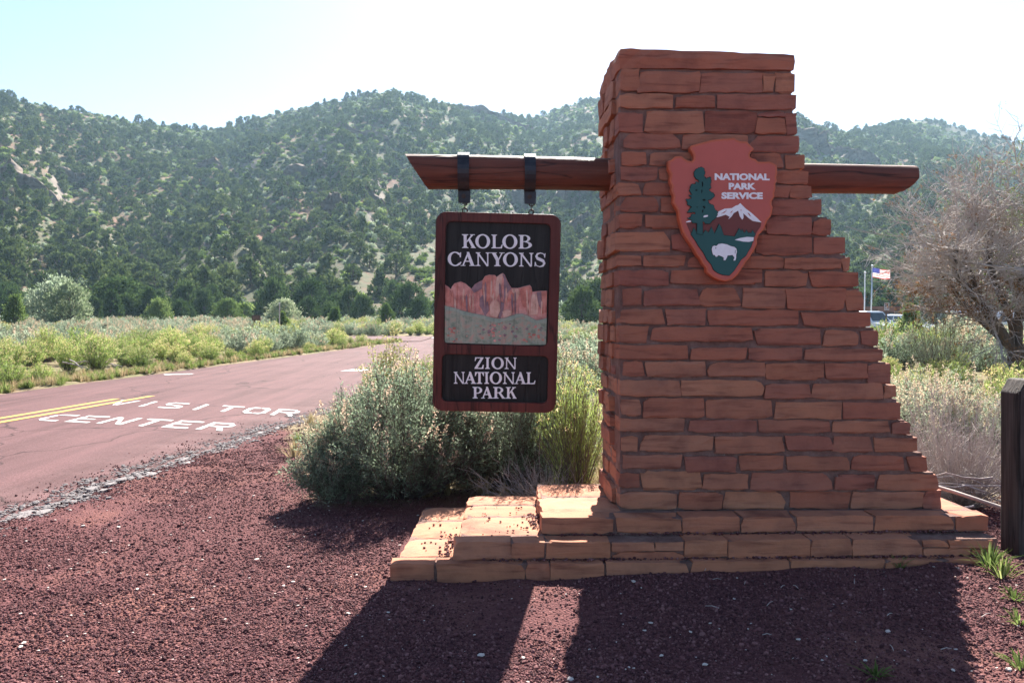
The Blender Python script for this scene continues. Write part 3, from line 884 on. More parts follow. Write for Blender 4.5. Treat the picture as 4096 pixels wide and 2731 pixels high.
# three low steps
STEPS = [  # z0, z1, v_front, v_rear, u_left_front, u_left_rear, u_right, front stones in photo crop pixels
 (-.12, .088, -.445, 1.05, -1.43, -1.36, 2.30, [(55, 215, 370, 428), (225, 543, 362, 428), (549, 632, 372, 430), (638, 828, 368, 430), (840, 1140, 365, 430), (1147, 1500, 362, 425), (1510, 1845, 362, 422), (1853, 2065, 360, 420), (2072, 2200, 358, 418)]),
 (.085, .200, -.377, .92, -1.06, -.98, 2.33, [(283, 493, 290, 352), (498, 614, 290, 352), (621, 850, 292, 352), (862, 1116, 326, 356), (857, 1010, 290, 320), (1016, 1116, 290, 320), (1124, 1277, 288, 347), (1283, 1572, 285, 352), (1580, 1725, 288, 345), (1732, 1980, 284, 348), (1987, 2160, 310, 346), (2166, 2250, 316, 345), (1987, 2075, 282, 304), (2081, 2235, 282, 308)]),
 (.197, .302, -.225, .87, -.50, -.50, 2.36, [(605, 862, 205, 262), (878, 1108, 203, 258), (1116, 1320, 203, 258), (1330, 1525, 203, 258), (1533, 1805, 205, 258), (1814, 2098, 200, 255), (2106, 2222, 198, 250)]),
]
for si, (z0, z1, vf, vr, ul0, ul1, ur, fs) in enumerate(STEPS):
    pl = Poly()
    poly = [(ul0 + .02, vf + .012), (ur - .02, vf + .012), (ur - .02, vr - .02), (ul1 + .02, vr - .02)]
    pl.add(*prism(poly, z0, z1 - .006, lambda a, b, d: (a, b, d)))
    core = pl.obj("base_step", M['mortar'], mon)
    for (x0, x1, y0, y1) in fs:
        q = [uz(*cr3(x0, y1), vf), uz(*cr3(x1, y1), vf), uz(*cr3(x1, y0), vf), uz(*cr3(x0, y0), vf)]
        q = [list(p) for p in q]
        full = (y1 - y0) > 40
        if full:
            for j in (2, 3): q[j][1] = z1 + RS.uniform(-.004, .005)
            for j in (0, 1): q[j][1] = max(q[j][1], z0 + .012) if si else -.03
        stone("stone", q, lambda a, z, d, v=vf: (a, v + d, z), .13 + RS.uniform(0, .04) if full else .07, core, M['slab'], RS.uniform(.002, .010), .005)
# exposed paving slabs on the left ends and at the right end
step_objs = [o for o in mon.children if o.name.startswith("base_step")]
def slabs(core, parts, z0, z1):
    for (u0, u1, v0, v1, sk) in parts:
        rough_slab("slab", u0, u1, v0, v1, z0, z1 + RS.uniform(-.002, .004), core, M['slab'], .07, .006, sk)
slabs(step_objs[0], [(-1.42, -.99, -.27, .14, (0, .03, 0, 0)), (-1.39, -.95, .155, .60, (0, .02, 0, 0)), (-1.37, -.90, .615, 1.05, (0, .01, 0, 0))], .0, .088)
slabs(step_objs[1], [(-1.05, -.46, -.20, .26, (0, .02, 0, .0)), (-1.03, -.455, .272, .62, (0, .01, 0, 0)), (-1.02, -.45, .634, .92, (0, .01, 0, 0))], .095, .200)
slabs(step_objs[2], [(-.50, .03, -.055, .40, (0, -.02, 0, 0)), (-.51, .03, .414, .87, (0, .02, 0, 0)), (2.02, 2.36, -.06, .40, (0, 0, 0, -.02)), (2.02, 2.34, .414, .87, (0, 0, 0, 0))], .205, .302)

# ------------------------------------------------------------------ beam, straps, hanging sign
LV = .42                                                     # depth of the beam inside the pillar
beam = empty("wooden_beam", mloc(.3, LV, 2.57), (0, 0, MA), "long round reddish log running through the stone pillar, left end cut slanting", "beam")
def beam_axis(u):
    k = (u + 1.44) / 3.62
    return 2.595 - .048 * k, .122 - .019 * k                  # centre z, radius
nseg, nside = 60, 20
V = []; 
rngb = np.random.default_rng(8)
lump = rngb.normal(size=(nside,)) * .003
for i in range(nseg + 1):
    k = i / nseg
    for j in range(nside):
        a = 2 * math.pi * j / nside
        zc, r = beam_axis(-1.44 + 3.62 * k)
        r = r + lump[j] + .004 * math.sin(k * 9 + j)
        s = math.sin(a)                                       # +1 top, -1 bottom
        ul = -1.44 + (1 - s) * .5 * .165 + math.cos(a) * .012
        q = max(0.0, -s)
        urr = 2.20 - .10 * (max(0, -s - .0)) ** 1.5 - .02 * (1 - s)
        u = ul + (urr - ul) * k
        zc, r0 = beam_axis(u)
        V.append((u - .3, math.cos(a) * (r), zc + s * r - 2.57))
F = [(i * nside + j, (i + 1) * nside + j, (i + 1) * nside + (j + 1) % nside, i * nside + (j + 1) % nside) for i in range(nseg) for j in range(nside)]
lg = link("log", pymesh("log", V, F), M['log'], beam)
lg.data.polygons.foreach_set("use_smooth", np.ones(len(F), dtype=bool))
for nm, i in (("log_end", 0), ("log_end", nseg)):
    ring = [V[i * nside + j] for j in range(nside)]
    c = tuple(sum(p[k] for p in ring) / nside for k in range(3))
    e = link(nm, pymesh(nm, ring + [c], [(j, (j + 1) % nside, nside) for j in range(nside)]), M['log_end'], beam)

def strap(u, wid):
    zc, r = beam_axis(u); r += .010
    z0 = zc - 2.57
    pl = Poly(); n = 28; v = []
    for i in range(n + 1):
        a = -math.pi / 2 + 2 * math.pi * i / n
        for rr_, x in ((r, -wid / 2), (r, wid / 2), (r + .006, wid / 2), (r + .006, -wid / 2)):
            v.append((u - .3 + x, math.cos(a) * rr_, z0 + math.sin(a) * rr_))
    f = []
    for i in range(n):
        for j in range(4): f.append((i * 4 + j, i * 4 + (j + 1) % 4, (i + 1) * 4 + (j + 1) % 4, (i + 1) * 4 + j))
    pl.add(v, f)
    o = pl.obj("strap", M['steel'], beam)
    zb = z0 - r
    for y in (-.013, .007):
        box("strap_tongue", u - .3 - wid / 2 + .002, u - .3 + wid / 2 + .006, y, y + .006, zb - .088, zb + .012, M['steel'], o)
    pl = Poly(); pl.add(*lathe([(.013, -.026), (.016, -.024), (.016, -.014), (.010, -.012)], 12, (u - .3, 0, zb - .042), 'Y')); pl.obj("bolt", M['rust'], o)
    return u, 2.57 + zb - .088
ua = uz(1855, 640, LV)[0]; ub = uz(2118, 640, LV)[0]
sa = strap(ua, .080); sb = strap(ub, .077)

# hanging sign: local X right, Z down from the top edge, -Y towards the viewer
SW, SH = .871, 1.40
top_c = uz(1995, 856, LV)
sign = empty("hanging_sign", mloc(top_c[0], LV, top_c[1]), (R(4.0), R(1.3), MA), "dark brown hanging wooden park sign with rounded corners and white lettering", "sign")
def sg(x, y):
    xc = 560 - 35 * (y - 62) / 1438
    yq = y - .014 * (x - xc)
    return (x - xc) / (878 + 36 * (y - 62) / 1438) * SW, -(yq - 62) / 1438 * SH
def sgp(pts): return [sg(*p) for p in pts]
bk = link("backing_board", upright(curve_mesh([rrect(-SW / 2 + .004, SW / 2 - .004, -SH + .004, -.004, .062)], .022), .012), M['panel'], sign)
up = rrect(-.372, .372, -.930, -.058, .045); lo = rrect(-.382, .382, -1.338, -.993, .042)
fr_ = link("sign_frame", upright(curve_mesh([rrect(-SW / 2, SW / 2, -SH, 0, .07, 8), up, lo], .012, .004, 2), -.024), M['frame'], sign)
rim = link("edge_band", upright(curve_mesh([rrect(-SW / 2 - .006, SW / 2 + .006, -SH - .006, .006, .074, 8), rrect(-SW / 2 - .001, SW / 2 + .001, -SH - .001, .001, .07, 8)], .025), .010), M['steel'], sign)
for x in (-.36, -.30, -.16, -.02, .10, .24):
    pl = Poly(); pl.add(*lathe([(.006, 0.0), (.006, .006), (.003, .009)], 8, (x, -.005, .006))); pl.obj("screw", M['steel'], sign)

# carved canyon picture in the upper panel
def carve(name, pts, y, ex, mat, par=sign):
    return link(name, upright(curve_mesh([sgp(pts)], ex, .0012, 0), y), mat, par)
mt = [(172, 580), (197, 595), (213, 613), (222, 590), (240, 568), (285, 555), (318, 568), (345, 593), (362, 607), (385, 575), (418, 555), (443, 543), (460, 515), (490, 503), (530, 505), (545, 518), (565, 503), (588, 490), (604, 505), (614, 530), (636, 575), (652, 598), (700, 598), (745, 585), (785, 575), (797, 592), (803, 625), (835, 620), (870, 617), (911, 616), (906, 1010), (700, 1012), (300, 1003), (172, 999), (163, 990)]
carve("canyon_cliffs", mt, -.012, .006, M['rel_pink'])
pieces = [
 ('rel_shade', [(363, 608), (385, 577), (418, 558), (444, 546), (440, 600), (400, 625), (380, 635)], 1),
 ('rel_red', [(443, 545), (461, 518), (490, 506), (528, 508), (543, 522), (540, 600), (505, 660), (470, 700), (440, 640)], 2),
 ('rel_tan', [(546, 522), (566, 507), (586, 496), (582, 560), (560, 640), (530, 700), (505, 660), (530, 600)], 1),
 ('rel_shade', [(590, 496), (603, 510), (612, 533), (634, 577), (648, 600), (615, 640), (598, 700), (580, 660), (585, 580)], 2),
 ('rel_pink', [(278, 600), (320, 590), (360, 620), (365, 645), (335, 662), (285, 648)], 2),
 ('rel_red', [(175, 600), (212, 620), (215, 700), (240, 760), (172, 735)], 1),
 ('rel_tan', [(495, 720), (525, 680), (560, 700), (570, 760), (545, 815), (500, 800)], 3),
 ('rel_shade', [(575, 700), (598, 705), (590, 770), (570, 820), (555, 810), (572, 760)], 2),
 ('rel_shade', [(405, 700), (450, 640), (480, 705), (490, 760), (460, 800), (440, 760)], 1),
 ('rel_red', [(618, 680), (645, 615), (668, 640), (665, 680), (635, 690)], 3),
 ('rel_tan', [(655, 604), (700, 603), (712, 630), (690, 690), (668, 690), (660, 640)], 1),
 ('rel_red', [(714, 604), (745, 590), (783, 580), (795, 596), (800, 627), (775, 690), (745, 740), (725, 700)], 2),
 ('rel_tan', [(770, 730), (806, 640), (832, 640), (850, 720), (840, 790), (785, 790)], 3),
 ('rel_shade', [(836, 628), (866, 624), (872, 700), (866, 745), (850, 715)], 1),
 ('rel_red', [(872, 622), (909, 622), (907, 770), (880, 780), (874, 720)], 2),
 ('rel_tan', [(585, 770), (620, 755), (655, 765), (650, 795), (600, 812)], 3),
 ('rel_red', [(290, 690), (330, 670), (360, 720), (345, 770), (300, 765)], 1),
]
for m, pts, lv in pieces: carve("cliff_facet", pts, -.0185 - .0011 * lv, .003, M[m])
RF = random.Random(5)
def mt_top(x):
    for (xa, ya), (xb, yb) in zip(mt[:30], mt[1:30]):
        if xa <= x <= xb: return ya + (yb - ya) * (x - xa) / max(1e-6, xb - xa)
    return 620
x_ = 180
while x_ < 902:
    w_ = RF.uniform(5, 13); y0_ = mt_top(x_ + w_ / 2) + RF.uniform(8, 120); y1_ = y0_ + RF.uniform(60, 200); k_ = RF.uniform(-8, 8)
    if y1_ < 812:
        carve("cliff_flute", [(x_, y0_ + 14), (x_ + w_ * .5, y0_), (x_ + w_, y0_ + 20), (x_ + w_ + k_ * .6, (y0_ + y1_) / 2), (x_ + w_ * .6 + k_, y1_), (x_ + k_ * .4, (y0_ + y1_) / 2 + 10)], -.0230 - RF.uniform(0, .0018), .002, M[RF.choice(['rel_tan', 'rel_red', 'rel_shade', 'rel_pink', 'rel_tan'])])
    x_ += w_ + RF.uniform(4, 16)
hill_ = [(169, 730), (240, 748), (300, 768), (370, 785), (440, 797), (505, 815), (560, 823), (610, 815), (650, 800), (690, 787), (735, 785), (770, 797), (800, 815), (835, 832), (870, 826), (909, 814), (906, 1009), (700, 1011), (300, 1002), (172, 998), (164, 990)]
carve("carved_slope", hill_, -.0245, .004, M['rel_green'])
for k_ in range(85):
    xx_, yy_, r_0 = RF.uniform(182, 892), RF.uniform(850, 990), RF.uniform(5, 15)
    if yy_ - r_0 < 838: continue
    carve("carved_shrub", [(xx_ + r_0 * RF.uniform(.7, 1.2) * math.cos(a_), yy_ + r_0 * .7 * RF.uniform(.7, 1.2) * math.sin(a_)) for a_ in [i_ * math.pi / 3.5 for i_ in range(7)]], -.0290 - RF.uniform(0, .0012), .0010, M[RF.choice(['rel_red', 'rel_rim', 'rel_shade', 'rel_pink', 'rel_rim'])])
for a, b in (((169, 731), (909, 815)),):
    topl = hill_[:16]
    rimp = topl + [(x, y + 26 + 8 * math.sin(x * .05)) for x, y in reversed(topl)]
    carve("slope_rim", rimp, -.0288, .0012, M['rel_rim'])

# serif letters as bevel-less slabs; every stroke a hair different in height so no two faces share a plane
def ell(cx, cy, rx, ry, a0, a1, n):
    return [(cx + rx * math.cos(R(a0 + (a1 - a0) * i / n)), cy + ry * math.sin(R(a0 + (a1 - a0) * i / n))) for i in range(n + 1)]
def ring(cx, cy, ro, ri, a0=0, a1=360, n=28, sh=0):
    o = ell(cx, cy, ro[0], ro[1], a0, a1, n); i_ = ell(cx + sh, cy, ri[0], ri[1], a0, a1, n)
    return [[o[k], o[k + 1], i_[k + 1], i_[k]] for k in range(n)]
def stem(xc, w=.2, s=.10, top=1, bot=1, y0=0.0, y1=1.0):
    l, r = xc - w / 2, xc + w / 2
    p = []
    p += [(l - s, y0), (r + s, y0), (r + s, y0 + .045), (r + .02, y0 + .085), (r, y0 + .15)] if bot else [(l, y0), (r, y0)]
    p += [(r, y1 - .15), (r + .02, y1 - .085), (r + s, y1 - .045), (r + s, y1), (l - s, y1), (l - s, y1 - .045), (l - .02, y1 - .085), (l, y1 - .15)] if top else [(r, y1), (l, y1)]
    p += [(l, y0 + .15), (l - .02, y0 + .085), (l - s, y0 + .045)] if bot else []
    return p
def serif(x0, x1, y0, up=True):
    return [(x0, y0), (x1, y0), (x1, y0 + .05), (x0, y0 + .05)] if up else [(x0, y0 - .05), (x1, y0 - .05), (x1, y0), (x0, y0)]
def stroke(pts, ws):
    q = []
    P = [Vector(p) for p in pts]
    L = []; Rr_ = []
    for i, p in enumerate(P):
        d = (P[min(i + 1, len(P) - 1)] - P[max(i - 1, 0)]).normalized(); nrm = Vector((-d.y, d.x))
        L.append(p + nrm * ws[i] / 2); Rr_.append(p - nrm * ws[i] / 2)
    return [[tuple(L[i]), tuple(L[i + 1]), tuple(Rr_[i + 1]), tuple(Rr_[i])] for i in range(len(P) - 1)]
# each glyph: list of strokes; a stroke = list of cells sharing one height
G_ = {
 'I': [[stem(.5, .46, .27)]],
 'K': [[stem(.24, .22, .13)], [[(.36, .40), (.36, .52), (.70, .96), (.86, .96)]], [serif(.60, .97, 1, False)], [[(.45, .60), (.58, .75), (1.0, .03), (.74, .03)]], [serif(.66, 1.04, 0)]],
 'O': [ring(.5, .5, (.5, .53), (.285, .44), n=32)],
 'L': [[stem(.24, .24, .13)], [[(.36, .0), (.93, .0), (1.0, .30), (.93, .30), (.80, .09), (.36, .06)]]],
 'B': [[stem(.2, .22, .11)], ring(.42, .745, (.40, .256), (.20, .20), -90, 90, 14), ring(.44, .265, (.50, .268), (.27, .205), -90, 90, 14), [[(.3, .94), (.42, .94), (.42, 1.0), (.3, 1.0)], [(.3, .0), (.44, .0), (.44, .06), (.3, .06)], [(.3, .49), (.42, .49), (.42, .545), (.3, .545)]]],
 'C': [ring(.52, .5, (.52, .53), (.30, .445), 42, 318, 26), [[(.86, .62), (.93, .62), (.95, .98), (.89, .98), (.80, .84)]], [[(.78, .12), (.90, .15), (.97, .27), (.90, .30), (.80, .20)]]],
 'A': [[[(.12, .04), (.22, .04), (.56, .84), (.50, 1.02)]], [[(.44, 1.02), (.60, 1.02), (.95, .04), (.71, .04), (.47, .78)]], [[(.26, .30), (.74, .30), (.74, .375), (.29, .375)]], [serif(.0, .34, 0)], [serif(.60, 1.06, 0)]],
 'N': [[stem(.17, .095, .12)], [stem(.88, .095, .10, 1, 0)], [[(.0, 1.0), (.20, 1.0), (.93, .0), (.80, -.02), (.12, .88), (.0, .955)]]],
 'Y': [[stem(.5, .22, .12, 0, 1, 0, .44)], [[(.10, .96), (.36, .96), (.62, .50), (.60, .40), (.40, .40)]], [[(.54, .44), (.62, .46), (.88, .96), (.77, .96)]], [serif(-.04, .46, 1, False)], [serif(.64, 1.02, 1, False)]],
 'S': [stroke([(.86, .80), (.74, .95), (.5, 1.0), (.26, .93), (.17, .75), (.28, .60), (.5, .52), (.74, .42), (.84, .25), (.73, .07), (.47, -.005), (.22, .06), (.10, .22)], [.05, .06, .075, .14, .2, .22, .23, .22, .2, .14, .075, .06, .05]), [[(.83, .66), (.90, .66), (.93, .98), (.87, .98), (.80, .86)]], [[(.03, .02), (.09, .02), (.17, .18), (.12, .34), (.05, .34)]]],
 'Z': [[[(.06, 1.0), (.98, 1.0), (.98, .95), (.94, .925), (.06, .925)]], [[(.68, .93), (.96, .93), (.32, .07), (.0, .07)]], [[(.0, .0), (.98, .0), (.98, .075), (.0, .075)]], [[(.03, .68), (.09, .68), (.24, .93), (.06, .95)]], [[(.90, .34), (1.02, .34), (.97, .06), (.76, .07)]]],
 'T': [[stem(.5, .26, .15, 0, 1, 0, .96)], [[(.02, .92), (.98, .92), (.98, 1.0), (.02, 1.0)]], [[(.0, .66), (.07, .66), (.24, .93), (.02, .96)]], [[(.93, .66), (1.0, .66), (.98, .96), (.76, .93)]]],
 'P': [[stem(.26, .25, .14)], ring(.50, .71, (.50, .29), (.24, .225), -90, 90, 16), [[(.36, .935), (.50, .935), (.50, 1.0), (.36, 1.0)], [(.36, .42), (.50, .42), (.50, .485), (.36, .485)]]],
 'R': [[stem(.22, .22, .12)], ring(.44, .735, (.42, .265), (.20, .205), -90, 90, 16), [[(.31, .94), (.44, .94), (.44, 1.0), (.31, 1.0)], [(.31, .47), (.46, .47), (.46, .53), (.31, .53)]], [[(.44, .50), (.64, .50), (1.0, .02), (.76, .02)]], [serif(.74, 1.06, 0)]],
}
def letters(rows, y_front, ex):
    for word, spans, (yt, yb) in rows:
        par = empty("lettering"); par.parent = sign
        for ch, (xa, xb) in zip(word, spans):
            pl = Poly(); h = 0
            for cells in G_[ch]:
                h += .00025
                for cell in cells:
                    pts = [sg(xa + (xb - xa) * a, yb + (yt - yb) * b) for a, b in cell]
                    pl.add(*prism(pts, y_front - h, y_front + ex, lambda a, b, d: (a, d, b)))
            pl.obj("letter", M['letter'], par)
letters([
 ("KOLOB", [(297, 392), (392, 498), (508, 588), (585, 693), (703, 803)], (212, 311)),
 ("CANYONS", [(193, 295), (285, 388), (395, 492), (500, 600), (590, 697), (705, 806), (815, 902)], (341, 440)),
], -.022, .020)
letters([
 ("ZION", [(380, 448), (458, 495), (505, 597), (603, 690)], (1106, 1190)),
 ("NATIONAL", [(225, 305), (300, 388), (382, 450), (452, 487), (492, 583), (590, 677), (675, 760), (766, 833)], (1214, 1300)),
 ("PARK", [(365, 436), (427, 512), (519, 605), (612, 690)], (1324, 1408)),
], -.022, .020)

# chains (links belong to the sign, they swing with it)
def torus(name, cx, cz, rx, rz, r, turn, parent, y=0.0):
    n, m = 16, 6; v = []; f = []
    for i in range(n):
        a = 2 * math.pi * i / n
        for j in range(m):
            b = 2 * math.pi * j / m
            x = (rx + r * math.cos(b)) * math.cos(a); z = (rz + r * math.cos(b)) * math.sin(a); yv = r * math.sin(b)
            if turn: x, yv = yv, x
            v.append((cx + x, y + yv, cz + z))
    for i in range(n):
        for j in range(m):
            f.append((i * m + j, ((i + 1) % n) * m + j, ((i + 1) % n) * m + (j + 1) % m, i * m + (j + 1) % m))
    pl = Poly(); pl.add(v, f); return pl.obj(name, M['rust'], parent, True)
for xpx in (1860, 2125):
    xl = uz(xpx, 840, LV)[0] - top_c[0]
    dz = .0014 * 0
    torus("chain_link", xl, .018, .017, .019, .0045, False, sign)
    torus("chain_link", xl, .048, .011, .022, .0042, True, sign)
    torus("chain_link", xl, .078, .017, .018, .0045, False, sign)

# ------------------------------------------------------------------ arrowhead emblem
AV = -.075
def ah(x, y): return uz(2640 + x / 2.488, 520 + y / 2.488, AV)
abase = ah(650, 1500)
arrow = empty("arrowhead_emblem", mloc(0, 0, 0), (0, 0, MA), "large red arrowhead emblem with tree, snowy mountain and white bison fixed to the pillar", "emblem")
def acarve(name, pts, y, ex, mat, bevel=0.0, holes=()):
    return link(name, upright(curve_mesh([[ah(*p) for p in pts]] + [[ah(*p) for p in h] for h in holes], ex, bevel, 2), y), mat, arrow)
AO = [(310, 165), (345, 155), (440, 128), (520, 108), (600, 98), (680, 95), (735, 88), (760, 105), (800, 122), (860, 125), (885, 150), (925, 190), (900, 215), (885, 245), (890, 275), (920, 293), (945, 297), (975, 325), (1040, 325), (1090, 322), (1130, 340), (1155, 355), (1160, 430), (1148, 470), (1155, 505), (1140, 540), (1143, 585), (1130, 625), (1132, 665), (1105, 700), (1100, 745), (1115, 770), (1098, 855), (1060, 900), (1030, 985), (975, 1040), (955, 1095), (960, 1130), (935, 1185), (900, 1240), (885, 1270), (845, 1310), (830, 1345), (800, 1385), (770, 1435), (715, 1485), (650, 1500), (590, 1488), (530, 1460), (470, 1410), (468, 1365), (430, 1330), (405, 1275), (365, 1230), (340, 1180), (300, 1120), (265, 1070), (235, 1020), (215, 955), (195, 880), (185, 800), (150, 745), (135, 715), (145, 660), (120, 600), (130, 565), (105, 510), (115, 440), (90, 385), (92, 315), (125, 300), (155, 272), (210, 268), (235, 290), (275, 315), (320, 318), (340, 300), (345, 260), (330, 220), (308, 195)]
def shrink(pts, d):
    cx_ = 630; cy_ = 700; out = []
    for i, (x, y) in enumerate(pts):
        (xa, ya), (xb, yb) = pts[i - 1], pts[(i + 1) % len(pts)]
        tx, ty = xb - xa, yb - ya; L = math.hypot(tx, ty) or 1
        out.append((x - ty / L * d, y + tx / L * d))
    return out
acarve("emblem_board", AO, AV + .030, .026, M['arrow_edge'], .006)
acarve("emblem_face", shrink(AO, 13), AV + .001, .004, M['arrow_red'])
MNT = [(258, 925), (365, 928), (450, 935), (492, 937), (560, 868), (650, 845), (730, 828), (775, 800), (830, 832), (885, 882), (922, 908), (1006, 922), (1000, 960), (965, 1010), (945, 1042), (740, 1062), (630, 1050), (420, 1042), (305, 1036), (280, 980)]
acarve("mountain", MNT, AV - .0040, .0010, M['arrow_dark'])
GRN = [(305, 1040), (335, 975), (360, 1022), (365, 1030), (420, 1040), (450, 998), (480, 1025), (508, 965), (540, 1035), (585, 935), (602, 965), (630, 1050), (740, 1062), (785, 978), (805, 1010), (812, 985), (830, 1025), (845, 1022), (855, 995), (875, 1030), (885, 1022), (905, 1030), (915, 998), (945, 1040), (930, 1065), (925, 1108), (915, 1118), (900, 1165), (870, 1210), (850, 1250), (800, 1290), (770, 1340), (730, 1400), (685, 1447), (620, 1440), (570, 1420), (530, 1390), (510, 1340), (465, 1290), (430, 1220), (385, 1160), (350, 1100)]
acarve("meadow_outline", shrink(GRN, -5), AV - .0060, .0008, M['arrow_line'])
acarve("meadow", GRN, AV - .0085, .0012, M['arrow_green'])
SNOW = [(560, 872), (557, 842), (575, 815), (640, 785), (710, 780), (750, 755), (775, 748), (795, 730), (850, 785), (910, 830), (965, 880), (1008, 922), (920, 908), (880, 880), (825, 830), (828, 875), (815, 895), (790, 860), (775, 805), (730, 830), (712, 860), (678, 891), (690, 865), (650, 845), (600, 862)]
acarve("snow_cap", SNOW, AV - .0070, .0010, M['letter'], holes=[[(605, 835), (665, 797), (640, 825)], [(690, 828), (722, 800), (712, 822)], [(795, 800), (806, 792), (808, 808)], [(865, 822), (885, 832), (905, 868), (885, 852)]])
acarve("snow_patch", [(255, 915), (290, 902), (312, 903), (318, 916), (258, 922)], AV - .0071, .0010, M['letter'])
TREE = [(402, 375), (430, 385), (440, 430), (432, 465), (455, 492), (480, 480), (497, 472), (500, 520), (492, 545), (503, 578), (482, 592), (485, 612), (530, 640), (536, 660), (510, 687), (470, 705), (482, 737), (525, 755), (540, 800), (570, 815), (555, 870), (510, 910), (490, 935), (450, 935), (418, 910), (420, 1045), (362, 1035), (365, 930), (320, 925), (300, 890), (265, 885), (305, 870), (310, 845), (350, 838), (345, 818), (265, 825), (290, 795), (312, 765), (270, 745), (272, 720), (253, 697), (305, 690), (310, 672), (280, 655), (318, 645), (290, 612), (298, 580), (308, 548), (350, 540), (350, 520), (388, 528), (380, 500), (362, 495), (340, 470), (335, 435), (350, 400)]
RJ = random.Random(3)
def jag(pts, amp):
    out = []
    for (xa, ya), (xb, yb) in zip(pts, pts[1:] + pts[:1]):
        out.append((xa, ya)); L = math.hypot(xb - xa, yb - ya); n = int(L / 11)
        if min(ya, yb) > 900 or max(ya, yb) > 1000: continue
        for q in range(1, n):
            s_ = amp * (1 if q % 2 else -.5) * RJ.uniform(.5, 1.1); out.append((xa + (xb - xa) * q / n + (yb - ya) / L * s_, ya + (yb - ya) * q / n - (xb - xa) / L * s_))
    return out
TREE_O = shrink(TREE, -5)
TREE = jag(TREE, 5.0)
acarve("pine_outline", jag(TREE_O, 5.0), AV - .0105, .0008, M['arrow_line'])
acarve("pine", TREE, AV - .0130, .0012, M['arrow_green'], holes=[[(410, 520), (422, 518), (424, 560), (412, 575)], [(340, 605), (355, 595), (372, 603), (355, 613)], [(415, 695), (440, 690), (452, 705), (425, 712)], [(415, 765), (432, 758), (447, 775), (440, 790)], [(412, 800), (428, 795), (425, 820), (414, 832)], [(355, 770), (372, 766), (370, 778)], [(405, 600), (415, 597), (415, 630), (406, 635)]])
acarve("snow_patch", [(425, 862), (440, 852), (472, 850), (470, 865), (430, 874)], AV - .0150, .0008, M['letter'])
acarve("lake", [(738, 1095), (790, 1077), (860, 1066), (928, 1070), (924, 1105), (880, 1116), (820, 1112)], AV - .0110, .0010, M['letter'])
BIS = [(510, 1185), (518, 1160), (535, 1152), (555, 1157), (575, 1137), (610, 1131), (660, 1140), (700, 1158), (735, 1165), (755, 1185), (759, 1215), (752, 1245), (752, 1275), (744, 1301), (724, 1300), (735, 1270), (715, 1245), (690, 1250), (668, 1250), (658, 1275), (645, 1298), (628, 1298), (628, 1270), (605, 1258), (575, 1247), (562, 1264), (548, 1262), (540, 1246), (524, 1245), (514, 1215)]
acarve("bison_outline", shrink(BIS, -5), AV - .0102, .0006, M['arrow_line'])
acarve("bison", BIS, AV - .0122, .0012, M['letter'], holes=[[(548, 1168), (556, 1172), (552, 1185), (545, 1180)], [(742, 1195), (748, 1197), (744, 1232), (739, 1232)]])
for word, x0, x1, y0, y1 in (("NATIONAL", 541, 1088, 502, 436), ("PARK", 681, 950, 595, 530), ("SERVICE", 609, 1020, 689, 623)):
    a = ah(x0, y0); b = ah(x1, y1)
    me = text_mesh(word, a[0], b[0], a[1], b[1], .0012, .050)
    link("emblem_word", upright(me, AV - .0055), M['letter'], arrow)

# ------------------------------------------------------------------ weathered post at the right edge
px_, py_, _ = ground_pt(4000, 2272, .0)
wpost = empty("wooden_post", (3.172, 5.16, 0), (0, 0, R(2)), "dark weathered square wooden post with chamfered top at the right edge", "post")
prof = [(0, -.1), (.205, -.1), (.205, 1.11), (.165, 1.175), (.05, 1.178), (.0, 1.09)]
pl = Poly(); pl.add(*prism(prof, 0, .19, lambda a, b, d: (a, d, b)))
bm = bmesh.new(); me = pymesh("post_body", pl.v, pl.f); bm.from_mesh(me)
bmesh.ops.recalc_face_normals(bm, faces=bm.faces)
bmesh.ops.bevel(bm, geom=list(bm.edges), offset=.009, segments=2, profile=.5, affect='EDGES')
bm.to_mesh(me); bm.free()
link("post_body", me, M['post'], wpost)
for zz_, xx_ in ((1.02, .055), (.965, .052)):
    pl = Poly(); pl.add(*lathe([(.007, -.0035), (.007, .01)], 10, (xx_, -.0, zz_), 'Y')); pl.obj("bolt_hole", M['arrow_line'], wpost)
pl = Poly(); pl.add(*lathe([(.012, -.006), (.008, -.009), (.012, .01)], 10, (.052, 0, .52), 'Y')); pl.obj("knot", M['post'], wpost)

# ------------------------------------------------------------------ plants
def rdir(n, rng): return unit(rng.normal(size=(n, 3)))
UP = np.array([[0, 0, 1.0]])

def bez(P0, P1, P2, t):
    t = t[..., None]
    return P0 * (1 - t) ** 2 + P1 * 2 * t * (1 - t) + P2 * t ** 2

